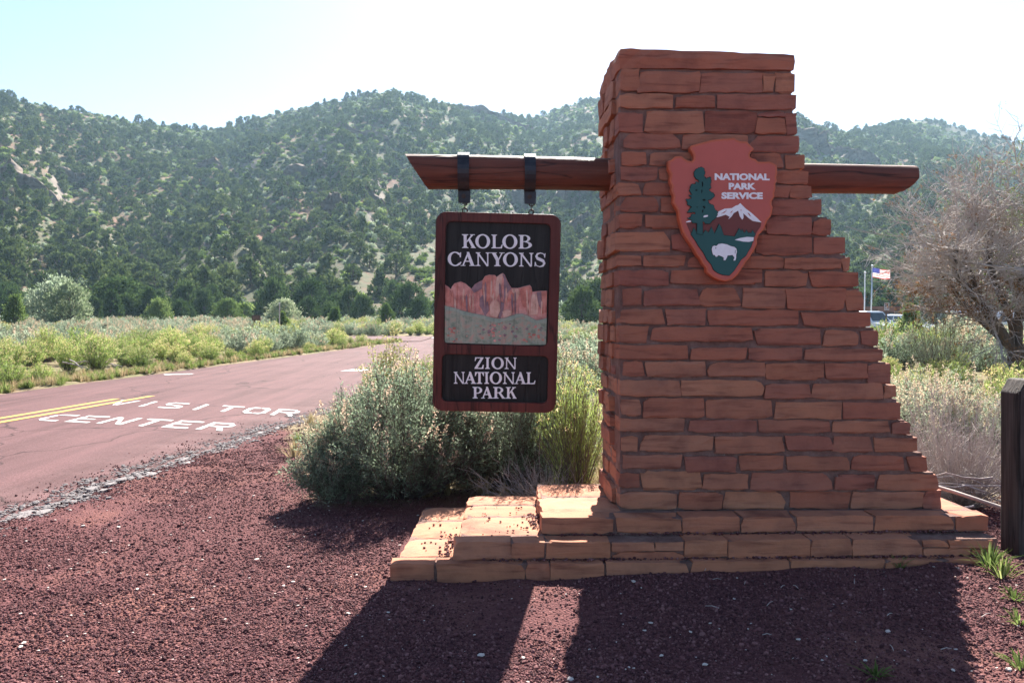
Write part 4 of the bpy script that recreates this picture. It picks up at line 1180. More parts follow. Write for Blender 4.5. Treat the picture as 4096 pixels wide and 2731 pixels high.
def sage_geo(seed, rx, ry, h, nstem, nsprig, nleaf, L, W, seed_share=.15, tw=.006, lobes=.22):
    """returns (twigs, leaves, seed heads) as Geo; stems fan out from the root crown and turn upward"""
    rng = np.random.default_rng(seed)
    az = rng.random(nstem) * 2 * math.pi
    c = np.sqrt(rng.random(nstem)) ** .8
    ph = rng.random(6) * 6
    lob = 1 + lobes * (np.sin(3 * az + ph[0]) * .6 + np.sin(5 * az + ph[1]) * .4) + rng.normal(size=nstem) * .07
    tip = np.stack([rx * c * np.cos(az) * lob, ry * c * np.sin(az) * lob, h * np.sqrt(np.clip(1 - .82 * c ** 2.2, .04, 1)) * (1 + .5 * lobes * np.sin(2.3 * az + 4 * c + ph[2])) * rng.uniform(.78, 1.06, nstem)], -1)
    base = tip * np.array([.10, .10, 0]) + rng.normal(size=(nstem, 3)) * np.array([.03, .03, 0])
    ctl = base + (tip - base) * np.array([.72, .72, .30])
    tw_, lv_, sd_ = Geo(), Geo(), Geo()
    tk = np.linspace(0, 1, 6)[None, :].repeat(nstem, 0)
    P = bez(base[:, None], ctl[:, None], tip[:, None], tk)
    P[:, 1:-1] += rng.normal(size=P[:, 1:-1].shape) * .012 * h
    tw_.add(*tubes(P, np.linspace(1, .25, 6)[None, :] * tw * rng.uniform(.6, 1.5, (nstem, 1)), 3))
    # side sprigs
    N = nstem * nsprig
    si = np.repeat(np.arange(nstem), nsprig)
    tt_ = 1 - rng.random(N) ** 1.35 * .72
    S0 = bez(base[si], ctl[si], tip[si], tt_)
    tan = unit(tip[si] - ctl[si])
    out = unit(np.concatenate([S0[:, :2], S0[:, 2:] * .3], 1))
    D = unit(tan * .45 + out * .45 + UP * .34 + rng.normal(size=(N, 3)) * .58)
    ln = rng.uniform(.09, .20, N) * (.5 + .5 * h)
    pp = np.stack([S0, S0 + D * ln[:, None] * .5 + rng.normal(size=(N, 3)) * .006, S0 + D * ln[:, None]], 1)
    tw_.add(*tubes(pp, np.array([[.45, .35, .2]]) * tw * np.ones((N, 1)), 3))
    M_ = N * nleaf
    li = np.repeat(np.arange(N), nleaf)
    f = rng.random(M_) * .95 + .05
    LP = S0[li] + D[li] * (ln[li] * f)[:, None] + rng.normal(size=(M_, 3)) * .012
    LD = unit(D[li] * .6 + rdir(M_, rng) * .85 + UP * .08)
    lv_.add(*leaves(LP, LD, L * rng.uniform(.6, 1.35, M_), W * rng.uniform(.7, 1.3, M_), rng))
    # seed heads on the upper stems
    k = np.where((rng.random(nstem) < seed_share) & (tip[:, 2] > .35 * h))[0]
    if len(k):
        nd = 46
        ki = np.repeat(k, nd); n2 = len(ki)
        hh = np.repeat(rng.uniform(.10, .24, len(k)), nd) * (.45 + .55 * h)
        dr = unit(tan[np.searchsorted(si, k)] * .5 + UP * .8 + rng.normal(size=(len(k), 3)) * .25)
        dr = np.repeat(dr, nd, 0)
        f = rng.random(n2)
        SP = tip[ki] + dr * (hh * f)[:, None] + rng.normal(size=(n2, 3)) * (.022 * (1.1 - f))[:, None]
        sd_.add(*leaves(SP, dr + rdir(n2, rng) * .9, L * .55, W * 1.15, rng))
        pk = np.stack([tip[k], tip[k] + dr[::nd] * hh[::nd][:, None]], 1)
        tw_.add(*tubes(pk, np.array([[.3, .12]]) * tw * np.ones((len(k), 1)), 3))
    return tw_, lv_, sd_

def rabbit_geo(seed, r, h, nstem, nleaf, L, W, fl=.5, nfl=16, flr=.028, tw=.0032):
    rng = np.random.default_rng(seed)
    az = rng.random(nstem) * 2 * math.pi; c = rng.random(nstem) ** .6
    base = np.stack([np.cos(az), np.sin(az), np.zeros(nstem)], -1) * (r * .22 * rng.random(nstem)[:, None])
    tip = np.stack([r * c * np.cos(az), r * c * np.sin(az), h * (1 - .38 * c ** 2) * rng.uniform(.72, 1.08, nstem)], -1)
    ctl = base * .5 + tip * .5; ctl[:, 2] *= .95; ctl[:, :2] *= .8
    tw_, lv_, sd_ = Geo(), Geo(), Geo()
    tk = np.linspace(0, 1, 5)[None, :].repeat(nstem, 0)
    P = bez(base[:, None], ctl[:, None], tip[:, None], tk); P[:, 1:-1] += rng.normal(size=P[:, 1:-1].shape) * .01
    tw_.add(*tubes(P, np.linspace(1, .4, 5)[None, :] * tw * np.ones((nstem, 1)), 3))
    N = nstem * nleaf; si = np.repeat(np.arange(nstem), nleaf)
    t_ = 1 - rng.random(N) ** 1.2 * .78
    S = bez(base[si], ctl[si], tip[si], t_) + rng.normal(size=(N, 3)) * .014
    tan = unit(tip[si] - base[si])
    lv_.add(*leaves(S, tan * .9 + rdir(N, rng) * .5 + UP * .25, L * rng.uniform(.6, 1.4, N), W * rng.uniform(.7, 1.3, N), rng))
    k = np.where(rng.random(nstem) < fl)[0]
    if len(k):
        ki = np.repeat(k, nfl); n2 = len(ki)
        SP = tip[ki] + rng.normal(size=(n2, 3)) * np.array([flr, flr, flr * .6])
        sd_.add(*leaves(SP, rdir(n2, rng) + UP * .8, flr * .9, flr * .6, rng))
    return tw_, lv_, sd_

def dry_geo(seed, r, h, nstem, lean=(0, 0), tw=.0035):
    rng = np.random.default_rng(seed)
    az = rng.random(nstem) * 2 * math.pi; c = rng.random(nstem) ** .5
    tip = np.stack([r * c * np.cos(az) + lean[0] * rng.random(nstem), r * c * np.sin(az) + lean[1] * rng.random(nstem), h * (1 - .5 * c ** 2) * rng.uniform(.45, 1.1, nstem)], -1)
    base = tip * np.array([.12, .12, 0]); ctl = base + (tip - base) * np.array([.6, .6, .35])
    g = Geo(); tk = np.linspace(0, 1, 6)[None, :].repeat(nstem, 0)
    P = bez(base[:, None], ctl[:, None], tip[:, None], tk); P[:, 1:-1] += rng.normal(size=P[:, 1:-1].shape) * .015
    g.add(*tubes(P, np.linspace(1, .25, 6)[None, :] * tw * rng.uniform(.5, 1.6, (nstem, 1)), 3))
    N = nstem * 6; si = np.repeat(np.arange(nstem), 6)
    S = bez(base[si], ctl[si], tip[si], rng.uniform(.4, 1, N)); D = unit(unit(tip[si] - ctl[si]) + rng.normal(size=(N, 3)) * .5)
    ln = rng.uniform(.06, .22, N)[:, None]
    g.add(*tubes(np.stack([S, S + D * ln * .5 + rng.normal(size=(N, 3)) * .008, S + D * ln], 1), np.array([[.45, .35, .2]]) * tw * np.ones((N, 1)), 3))
    return g

def grass_geo(seed, r, h, n, W=.006):
    rng = np.random.default_rng(seed)
    az = rng.random(n) * 2 * math.pi; c = rng.random(n)
    b = np.stack([np.cos(az) * r * .35 * c, np.sin(az) * r * .35 * c, np.zeros(n)], -1)
    tip = b + np.stack([np.cos(az) * r * c, np.sin(az) * r * c, h * rng.uniform(.4, 1, n) * (1 - .4 * c)], -1)
    mid = (b + tip) / 2 + UP * h * .12
    s = unit(np.cross(tip - b, UP)) * W / 2
    g = Geo()
    V = np.stack([b - s, b + s, mid + s, mid - s], 1).reshape(-1, 3); g.add(V, np.arange(n * 4).reshape(n, 4))
    V = np.stack([mid - s, mid + s, tip + s * .15, tip - s * .15], 1).reshape(-1, 3); g.add(V, np.arange(n * 4).reshape(n, 4))
    return g

def plant(name, geos, mats, parts, loc, label, cat, group=None, rz=0.0):
    root = empty(name, loc, (0, 0, rz), label, cat, group)
    for g, m, p in zip(geos, mats, parts):
        if g.n: link(p, g.mesh(p, [m]), None, root)
    return root
SAGE_M = (M['twig'], M['sage'], M['sage_seed']); SAGE_P = ("branches", "foliage", "seed_heads")
RAB_M = (M['twig'], M['rabbit'], M['rabbit_fl']); RAB_P = ("stems", "foliage", "flowers")
def gz(x, y): return float(ground_z(x, y))

# -- the large bushes beside and behind the monument
def near_sage(x, y, rx, ry, h, ns, label, seed, share=.2, rz=0.0, nsp=9, nl=13):
    return plant("sagebrush", sage_geo(seed, rx, ry, h, ns, nsp, nl, .034, .0085, share), SAGE_M, SAGE_P, (x, y, gz(x, y)), label, "bush", None, rz)
near_sage(-.92, 7.22, .80, .70, 1.08, 430, "large grey-green sagebrush with pale seed heads left of the stone steps", 101, .20)
near_sage(-.02, 7.55, .82, .62, 1.18, 330, "shaded sagebrush with dark twiggy base directly behind the hanging sign", 102, .15)
near_sage(-.55, 8.55, .70, .6, 1.14, 230, "pale sagebrush rising behind the big bush, left of the hanging sign", 103, .5, nsp=8, nl=11)
near_sage(.35, 9.2, .7, .6, 1.2, 170, "grey sagebrush seen between hanging sign and stone pillar", 104, .2, nsp=8, nl=10)
near_sage(-1.45, 6.95, .34, .34, .60, 130, "low sagebrush clump at the left foot of the big bush by the cinders", 105, .35)
plant("rabbitbrush", rabbit_geo(111, .34, 1.1, 300, 26, .05, .0045, .12, 10, .02), RAB_M, RAB_P, (.52, 6.85, gz(.5, 6.85)), "bright green rabbitbrush with bare stems close to the pillar's left side", "bush")
plant("rabbitbrush", rabbit_geo(112, .36, 1.32, 190, 22, .05, .0048, .55, 22, .03), RAB_M, RAB_P, (-1.28, 8.75, gz(-1.28, 8.75)), "rabbitbrush topped with cream flower heads behind the large sagebrush", "bush")
plant("rabbitbrush", rabbit_geo(113, .5, 1.2, 220, 22, .05, .0048, .3, 14, .026), RAB_M, RAB_P, (.15, 8.4, gz(.1, 8.4)), "yellow-green rabbitbrush behind the lower half of the hanging sign", "bush")
plant("dry_shrub", [dry_geo(122, .45, .45, 70, (-.25, -.1))], [M['deadwood']], ["twigs"], (.30, 6.75, gz(.3, 6.75)), "thin dry twigs leaning over the top of the upper step", "shrub")
plant("dry_shrub", [dry_geo(123, .62, 1.05, 420, (-.25, -.2))], [M['deadwood']], ["twigs"], (3.72, 6.85, gz(3.7, 6.85)), "dense bare grey shrub between the wooden post and stepped pillar side", "shrub")
# right side
for i, (x, y, rx, ry, h, lab, share) in enumerate([
    (3.55, 8.1, .58, .55, .86, "pale sagebrush just right of the pillar's stepped edge", .7),
    (4.35, 8.6, .6, .55, .84, "sagebrush with cream seed heads left of the wooden post top", .75),
    (5.05, 7.9, .6, .55, .92, "grey sagebrush cut off by the right frame behind the wooden post", .5),
    (5.3, 10.2, .7, .6, .82, "greyish sagebrush in the second row behind the wooden post", .6),
    (4.5, 10.6, .65, .6, .72, "light green sagebrush midway between pillar and wooden post, second row", .6)]):
    near_sage(x, y, rx, ry, h, 190, lab, 130 + i, share, i * 1.1, 8, 11)
for i, (x, y, r, h, lab) in enumerate([
    (4.75, 11.6, .55, .80, "green rabbitbrush near the pillar's right edge with a few pale tops"),
    (5.9, 11.9, .55, .82, "yellow-green rabbitbrush behind the seed-headed sagebrush on the right"),
    (6.9, 11.4, .55, .84, "rabbitbrush at the right frame below the grey sagebrush rows")]):
    plant("rabbitbrush", rabbit_geo(140 + i, r, h, 200, 18, .06, .006, .35, 14, .026), RAB_M, RAB_P, (x, y, gz(x, y)), lab, "bush")
# dry fallen sticks at the right end of the steps
def stick(name, pts, r0, r1, mat, label, cat, group=None):
    P = np.array(pts, dtype=float)[None]; k = P.shape[1]
    V, Qs = tubes(P, np.linspace(r0, r1, k)[None], 6)
    o = link(name, quad_mesh(name, V, Qs, [mat], smooth=True)); return tag(o, label, cat, group)
rs = np.random.default_rng(55)
stick("stick", [mloc(2.30, .55, .36), mloc(2.42, .3, .34), mloc(2.60, -.02, .29), mloc(2.78, -.2, .22)], .016, .010, M['deadwood'], "thick bleached stick lying over the upper step's right end", "stick")
for i in range(11):
    x = 3.25 + rs.random() * .75; y = 5.9 + rs.random() * .9; z = .12 + rs.random() * .35; a = rs.uniform(-.35, .35) + math.pi; l = rs.uniform(.4, .9)
    p = [(x + math.cos(a) * l * k + rs.normal() * .02, y + math.sin(a) * l * k, z + .05 * k + rs.normal() * .02) for k in np.linspace(-.2, .8, 5)]
    stick("stick", p, .008, .003, M['deadwood'], "thin grey dead stick in the tangle between step end and wooden post", "stick", "dead sticks between the steps and the post")

# -- prototypes for the many smaller plants (single meshes sharing data)
def proto(geos, mats, name):
    g = Geo()
    for i, q in enumerate(geos):
        for V, Qn in zip([np.concatenate(q.V)] if q.n else [], [np.concatenate(q.Q)] if q.n else []): g.add(V, Qn, i)
    return g.mesh(name, list(mats))
P_SAGE = [proto(sage_geo(200 + i, .62, .58, .82, 85, 7, 7, .062, .02, [.15, .45, .3, .0][i], .006), SAGE_M, "sagebrush") for i in range(4)]
P_RAB = [proto(rabbit_geo(210 + i, .5, .85, 150, 16, .085, .012, [.5, .8, .25][i], 10, .032, .004), RAB_M, "rabbitbrush") for i in range(3)]
P_SAGE_LO = [proto(sage_geo(220 + i, .65, .6, .8, 40, 5, 6, .11, .045, .2, .008), SAGE_M, "sagebrush") for i in range(3)]
P_RAB_LO = [proto(rabbit_geo(230 + i, .5, .85, 80, 12, .12, .026, .5, 6, .05, .006), RAB_M, "rabbitbrush") for i in range(2)]
P_GRASS = [grass_geo(240 + i, .13, .2, 60, .007).mesh("grass", [M['grass'] if i < 2 else M['drygrass']]) for i in range(4)]

def juniper_geo(seed, r, h, nclump, nleaf, L, W, kind=0, fl=.06):
    """crown of leaf sprays clustered on limbs; kind 0 dome, 1 conical, 2 open round"""
    rng = np.random.default_rng(seed)
    u = rng.random(nclump); az = rng.random(nclump) * 2 * math.pi
    zf = u ** .85
    if kind == 1: rad = 1.02 * (1 - zf) ** .75
    elif kind == 2: rad = np.sqrt(np.clip(1 - (zf * 2 - .95) ** 2, .03, 1))
    else: rad = np.sqrt(np.clip(1 - zf ** 2.2, .02, 1)) * (.72 + .28 * np.minimum(1, zf * 4))
    ph = rng.random(4) * 6
    rad = rad * (1 + .16 * np.sin(3 * az + ph[0] + 4 * zf) + .10 * np.sin(5 * az - 6 * zf + ph[1]))
    fill = rng.uniform(.45, 1, nclump) ** .6
    z0 = fl * h if kind != 2 else .16 * h
    C = np.stack([r * rad * fill * np.cos(az), r * rad * fill * np.sin(az), z0 + (h - z0) * zf * rng.uniform(.9, 1.04, nclump)], -1)
    tr, lf = Geo(), Geo()
    N = nclump * nleaf; ci = np.repeat(np.arange(nclump), nleaf)
    cs = r * rng.uniform(.13, .26, nclump)
    off = rng.normal(size=(N, 3)) * cs[ci][:, None] * np.array([.62, .62, .5])
    out = unit(C[ci] * np.array([1, 1, .25]) + off)
    lf.add(*leaves(C[ci] + off, out * .55 + UP * .55 + rdir(N, rng) * .7, L * rng.uniform(.6, 1.4, N), W * rng.uniform(.6, 1.4, N), rng))
    tk = np.linspace(0, 1, 5)
    path = np.stack([tk * 0 + np.sin(tk * 3 + ph[2]) * .06 * r, np.cos(tk * 3 + ph[3]) * .06 * r, tk * h * .82], -1)[None]
    tr.add(*tubes(path, (np.linspace(1, .2, 5) * .055 * h)[None], 7))
    k = rng.choice(nclump, min(26, nclump), replace=False)
    b = np.stack([C[k, 0] * .04, C[k, 1] * .04, C[k, 2] * .45], -1); m = (b + C[k]) / 2 + np.array([0, 0, -.04 * h])
    tr.add(*tubes(np.stack([b, m, C[k]], 1), np.array([[.016, .010, .004]]) * h * np.ones((len(k), 1)), 4))
    return tr, lf
J_KIND = [0, 1, 0, 1, 0, 2]
J_GEO = [juniper_geo(300 + i, [.95, .82, 1.05, .75, .9, 1.0][i] * 1.9, 4.2, [130, 120, 150, 110, 140, 120][i], 34, .30, .12, J_KIND[i]) for i in range(6)]
J_TR = [g[0].mesh("trunk", [M['bark']]) for g in J_GEO]
J_CR = [g[1].mesh("crown", [M['juniper']]) for g in J_GEO]
J_LO = [proto(juniper_geo(320 + i, [.95, .8, 1.05, .88, 1.0][i] * 1.75, 3.6, 46, 17, .52, .27, [0, 0, 2, 1, 0][i], .03), (M['bark'], M['juniper_hill']), "juniper_tree") for i in range(5)]
P_SHRUB = [proto(sage_geo(340 + i, .8, .7, .9, 22, 4, 6, .26, .13, 0, .01), (M['twig'], m, M['sage_seed']), "shrub") for i, m in enumerate((M['sage'], M['green_shrub'], M['rabbit']))]

def tree(i, loc, s, rz, label, cat="tree", group=None, crown_mat=None, name="juniper_tree", sx=1.0):
    root = empty(name, loc, (0, 0, rz), label, cat, group)
    root.scale = (s * sx, s * sx, s)
    link("trunk", J_TR[i], None, root)
    c = link("crown", J_CR[i], None, root)
    if crown_mat:
        c.material_slots[0].link = 'OBJECT'; c.material_slots[0].material = crown_mat
    return root

# -- hand-placed trees along the foot of the hill: (px, base py, top py, depth, proto, width factor)
def place_tree(px, top, depth, i, label, sx=1.0, mat=None, name="juniper_tree", rz=0.0):
    x = (px - CX) / FPX * depth
    z = max(float(hill_z(x, depth)), gz(x, depth)) if depth > HILL0 else gz(x, depth)
    zt = EYE + (HY - top) / FPX * depth
    return tree(i, (x, depth, z - .1), (zt - z) / 4.25, rz, label, "tree", None, mat, name, sx)
place_tree(1400, 1150, 100, 4, "round dark juniper standing alone left of the hanging sign", .95)
place_tree(1245, 1125, 104, 2, "broad juniper with a bare leaning trunk showing, left of the round juniper", 1.0, None, "juniper_tree", 1.0)
place_tree(1100, 1120, 106, 0, "tall dark juniper behind the small brown sign", 1.0)
place_tree(1640, 1135, 98, 0, "dark juniper touching the left edge of the hanging sign", 1.25)
place_tree(480, 1120, 100, 2, "widest dark juniper at the left of the valley floor", 1.5)
place_tree(600, 1155, 98, 1, "pointed juniper right of the widest dark juniper", 1.1)
place_tree(745, 1130, 108, 4, "juniper behind the pale round shrub left of centre", 1.0)
place_tree(60, 1175, 62, 3, "small bright conical juniper at the far left edge", 1.0, M['green_shrub'], "juniper_tree")
place_tree(1130, 1245, 58, 1, "tiny pointed juniper by the roadside marker post", 1.0, M['green_shrub'])
place_tree(1340, 1225, 70, 3, "little conical juniper below the round juniper", 1.1, M['green_shrub'])
place_tree(1545, 1215, 75, 1, "slim young juniper left of the hanging sign's picture", 1.1, M['green_shrub'])
place_tree(2330, 1150, 74, 4, "dark juniper between hanging sign and pillar", 1.05)
place_tree(2395, 1120, 92, 0, "tall juniper half hidden by the pillar's left edge", 1.0)
place_tree(640, 1196, 85, 0, "pale green round shrub left of centre at the valley edge", 1.15, M['green_shrub'], "shrub_tree")
place_tree(912, 1198, 88, 2, "yellow-green round shrub behind the small brown sign's left", 1.1, M['green_shrub'], "shrub_tree")
place_tree(1135, 1200, 75, 2, "silvery round shrub above the roadside marker post", 1.2, M['willow'], "shrub_tree")
place_tree(280, 1130, 68, 5, "silvery leafy tree at left with light foliage", .85, M['willow'], "cottonwood_tree")
place_tree(215, 1120, 70, 5, "pale half-bare silvery tree beside the bright conical juniper", 1.0, M['sage'], "cottonwood_tree", 2.0)
for i, (px, top, d, lab) in enumerate([(3560, 1160, 95, "dark conical juniper right of the flagpole"), (3500, 1130, 110, "rounded olive juniper behind the flagpole"), (3640, 1185, 88, "juniper behind the visitor building's left corner"), (3700, 1175, 92, "bushy juniper over the visitor building roof"), (3465, 1165, 100, "juniper seen past the stepped pillar edge")]):
    place_tree(px, top, d, [1, 4, 1, 3, 0][i], lab, 1.05)

# -- the wooded slope: nearest in view as single trees, all the rest as one mass
rng = np.random.default_rng(77)
N = 46000
yv = 90 + (rng.random(N) ** .85) * 515
tv = rng.uniform(-.80, .80, N)
xv = tv * yv
keep = rng.random(N) < np.clip(yv / 480, .12, 1)
dens = fbm(xv / 38, yv / 38, 3, 91)
keep &= (dens > (.36 + .17 * rng.random(N))) | (rng.random(N) < .12)
yc_ = np.interp(CX + FPX * tv, _yc[:, 0], _yc[:, 1])
keep &= (yv < yc_ + 25)
xv, yv = xv[keep], yv[keep]
# thin out overlapping trees
order = np.argsort(yv); grid = {}; sel = []
for i in order:
    mind = 1.9 + 1.7 * rng.random()
    cx_, cy_ = int(xv[i] // 3), int(yv[i] // 3); ok = True
    for a in (-1, 0, 1):
        for b in (-1, 0, 1):
            for j in grid.get((cx_ + a, cy_ + b), ()):
                if (xv[i] - xv[j]) ** 2 + (yv[i] - yv[j]) ** 2 < mind ** 2: ok = False
    if ok: grid.setdefault((cx_, cy_), []).append(i); sel.append(i)
xv, yv = xv[sel], yv[sel]; zv = np.where(yv > HILL0 + 1, hill_z(xv, yv), np.maximum(hill_z(xv, yv), ground_z(xv, yv))) - .12
pxv = CX + FPX * xv / yv
sc_ = rng.uniform(.38, 1.08, len(xv)) * np.where(rng.random(len(xv)) < .2, .7, 1.0) * (1 + .18 * np.clip((170 - yv) / 70, 0, 1))
inview = (pxv > -60) & (pxv < 4160) & ~((pxv > 2480) & (pxv < 3230))
near_i = np.where(inview)[0][:275]
rest = np.setdiff1d(np.arange(len(xv)), near_i)
MARKS = [(200, "at the far left edge"), (450, "behind the silvery leafy tree"), (700, "behind the leftmost pale round shrub"), (950, "above the end of the yellow road lines"), (1250, "above the small brown trail sign"), (1480, "around the lone round juniper"), (1760, "just left of the hanging sign"), (2250, "hidden partly by the hanging sign"), (2480, "between hanging sign and pillar"), (3420, "right beside the stepped pillar edge"), (3600, "behind the flag"), (3800, "above the visitor building"), (99999, "behind the half-dead juniper")]
def mark(px): return next(m for lim, m in MARKS if px < lim)
def tree_label(px, y):
    band = "dark juniper at the slope foot" if y < 112 else "juniper on the lowest slope" if y < 128 else "smaller juniper higher on the slope"
    return band + " " + mark(px), ("junipers at the foot of the slope " if y < 112 else "junipers on the lowest slope " if y < 128 else "junipers higher on the slope ") + mark(px)
for n_, i in enumerate(near_i):
    zn = (None,) + tree_label(pxv[i], yv[i])
    k = int(rng.integers(0, 5))
    if n_ < 90:
        tree(k, (xv[i], yv[i], zv[i]), sc_[i] * .95, rng.random() * 6, zn[1], "tree", zn[2])
    else:
        o = link("juniper_tree", J_LO[k]); o.location = (xv[i], yv[i], zv[i]); o.rotation_euler = (0, 0, rng.random() * 6); o.scale = (sc_[i],) * 3
        tag(o, zn[1], "tree", zn[2])

PCOL = {}
def scatter(name, protos, P, S, rz, idx, tilt=None, label=None, cat=None):
    """one object of kind stuff: geometry-node instances on points"""
    col = bpy.data.collections.new("proto_" + name)
    for k, me in enumerate(protos):
        o = bpy.data.objects.new("%s_proto_%02d" % (name, k), me); col.objects.link(o)
    me = bpy.data.meshes.new(name); n = len(P)
    me.vertices.add(n); me.vertices.foreach_set("co", np.asarray(P, dtype=np.float32).ravel())
    a = me.attributes.new("scl", 'FLOAT_VECTOR', 'POINT')
    S = np.asarray(S, dtype=np.float32); S = np.repeat(S[:, None], 3, 1) if S.ndim == 1 else S
    a.data.foreach_set("vector", S.ravel())
    a = me.attributes.new("rot", 'FLOAT_VECTOR', 'POINT')
    Rv = np.zeros((n, 3), dtype=np.float32); Rv[:, 2] = rz
    if tilt is not None: Rv[:, :2] = tilt
    a.data.foreach_set("vector", Rv.ravel())
    a = me.attributes.new("pick", 'INT', 'POINT'); a.data.foreach_set("value", np.asarray(idx, dtype=np.int32))
    ng = bpy.data.node_groups.new("scatter_" + name, 'GeometryNodeTree')
    ng.interface.new_socket("Geometry", in_out='INPUT', socket_type='NodeSocketGeometry')
    ng.interface.new_socket("Geometry", in_out='OUTPUT', socket_type='NodeSocketGeometry')
    gi = ng.nodes.new("NodeGroupInput"); go = ng.nodes.new("NodeGroupOutput")
    ip = ng.nodes.new("GeometryNodeInstanceOnPoints"); ci = ng.nodes.new("GeometryNodeCollectionInfo")
    ci.inputs[0].default_value = col; ci.inputs[1].default_value = True; ci.inputs[2].default_value = True
    def attr(nm, ty):
        q = ng.nodes.new("GeometryNodeInputNamedAttribute"); q.data_type = ty; q.inputs[0].default_value = nm; return q.outputs[0]
    ng.links.new(gi.outputs[0], ip.inputs['Points']); ng.links.new(ci.outputs[0], ip.inputs['Instance'])
    ip.inputs['Pick Instance'].default_value = True
    ng.links.new(attr("pick", 'INT'), ip.inputs['Instance Index'])
    ng.links.new(attr("rot", 'FLOAT_VECTOR'), ip.inputs['Rotation'])
    ng.links.new(attr("scl", 'FLOAT_VECTOR'), ip.inputs['Scale'])
    ng.links.new(ip.outputs[0], go.inputs[0])
    o = link(name, me)
    md = o.modifiers.new("scatter", 'NODES'); md.node_group = ng
    return tag(o, label, cat, None, "stuff")

S3 = sc_[rest][:, None] * np.stack([rng.uniform(.85, 1.2, len(rest)), rng.uniform(.85, 1.2, len(rest)), rng.uniform(.8, 1.1, len(rest))], -1)
scatter("hillside_trees", J_LO, np.stack([xv[rest], yv[rest], zv[rest]], -1), S3, rng.random(len(rest)) * 6.28, rng.integers(0, 5, len(rest)), None, "distant junipers covering the whole hillside like one wood", "trees")
# low scrub between the trees
N = 40000
ys_ = HILL0 + (rng.random(N) ** .8) * 430; ts_ = rng.uniform(-.75, .75, N); xs_ = ts_ * ys_
k = (rng.random(N) < np.clip(ys_ / 400, .15, 1)) & (fbm(xs_ / 20, ys_ / 20, 3, 44) > .22)
xs_, ys_ = xs_[k], ys_[k]
scatter("hillside_scrub", P_SHRUB, np.stack([xs_, ys_, hill_z(xs_, ys_) - .1], -1), rng.uniform(.5, 1.5, len(xs_)), rng.random(len(xs_)) * 6.28, rng.choice(3, len(xs_), p=[.25, .6, .15]), None, "low grey and green scrub dotted between the hillside trees", "scrub")

# -- sagebrush flat on both sides of the road
def scatter_pts(n, y0, y1, t0, t1, seed, mind, margin, avoid=True):
    r_ = np.random.default_rng(seed)
    y = np.sqrt(r_.uniform(y0 ** 2, y1 ** 2, n)); t_ = r_.uniform(t0, t1, n); x = t_ * y
    ok = ~on_road(x, y, margin)
    ok &= ~((x > -4) & (x < 7.6) & (y < 12.6))
    ok &= ~((x > 18) & (x < 45) & (y > 47) & (y < 66))           # parking area
    x, y = x[ok], y[ok]; order = np.argsort(y); g = {}; s = []
    for i in order:
        c = (int(x[i] // 2), int(y[i] // 2)); good = True
        for a in (-1, 0, 1):
            for b in (-1, 0, 1):
                for j in g.get((c[0] + a, c[1] + b), ()):
                    if (x[i] - x[j]) ** 2 + (y[i] - y[j]) ** 2 < mind ** 2: good = False
        if good: g.setdefault(c, []).append(i); s.append(i)
    return x[s], y[s]
bx, by = scatter_pts(9000, 9.5, 112, -.80, .80, 5, .78, .55)
dl = road_l(by) - bx                                            # distance left of the road
kindn = fbm(bx / 5, by / 5, 3, 15)
is_rab = ((bx > 3) & (by < 21) & (kindn > .38)) | ((dl > 0) & (dl < 7.5) & (by < 60) & (kindn > .36)) | (kindn > .63)
s_b = rng.uniform(.7, 1.25, len(bx)) * np.where((dl > 0) & (dl < 1.2), .6, 1.0) * np.where(bx > 3, np.interp(by, [12, 20, 23, 34, 40], [.62, .62, 1.22, 1.2, .9]), 1.0)
bpx = CX + FPX * bx / by
vis = (bpx > -80) & (bpx < 4180) & ~((bpx > 2500) & (bpx < 3300))
BM = [(250, "at the far left"), (560, "left of the road lettering"), (850, "beyond the painted arrow"), (1130, "in front of the small brown trail sign"), (1420, "by the left road opening"), (1760, "left of the hanging sign near the junction"), (2250, "behind the hanging sign"), (2500, "between hanging sign and pillar"), (3560, "beside the stepped pillar edge"), (3800, "before the visitor building"), (99999, "under the half-dead juniper")]
def bush_labels(px, y, rab):
    m = next(t_ for lim, t_ in BM if px < lim)
    band = "near" if y < 24 else "middle" if y < 36 else "far"
    l = ("yellow-green rabbitbrush" if rab else "grey-green sagebrush")
    l = {"near": "large " + l + " nearest the camera", "middle": l + " in the middle distance", "far": "small distant " + l}[band] + " " + m
    return l, ("rabbitbrush, " if rab else "sagebrush, ") + band + ", " + m
cnt = {True: 0, False: 0}; restm = np.ones(len(bx), dtype=bool)
for i in range(len(bx)):
    rb = bool(is_rab[i])
    if not vis[i] or cnt[rb] >= 270: continue
    cnt[rb] += 1; restm[i] = False
    pr = P_RAB if rb else P_SAGE
    o = link("rabbitbrush" if rb else "sagebrush", pr[int(rng.integers(0, len(pr)))])
    o.location = (bx[i], by[i], gz(bx[i], by[i]) - .03); o.rotation_euler = (0, 0, rng.random() * 6.28); s = s_b[i]
    o.scale = (s * rng.uniform(.9, 1.25), s * rng.uniform(.9, 1.25), s * rng.uniform(.85, 1.15))
    lb, gp = bush_labels(bpx[i], by[i], rb); tag(o, lb, "bush", gp)
ri = np.where(restm)[0]
scatter("sagebrush_flat", P_SAGE_LO + P_RAB_LO, np.stack([bx[ri], by[ri], ground_z(bx[ri], by[ri]) - .03], -1), s_b[ri], rng.random(len(ri)) * 6.28, np.where(is_rab[ri], 3 + rng.integers(0, 2, len(ri)), rng.integers(0, 3, len(ri))), None, "distant sagebrush and rabbitbrush covering the valley flat", "bushes")

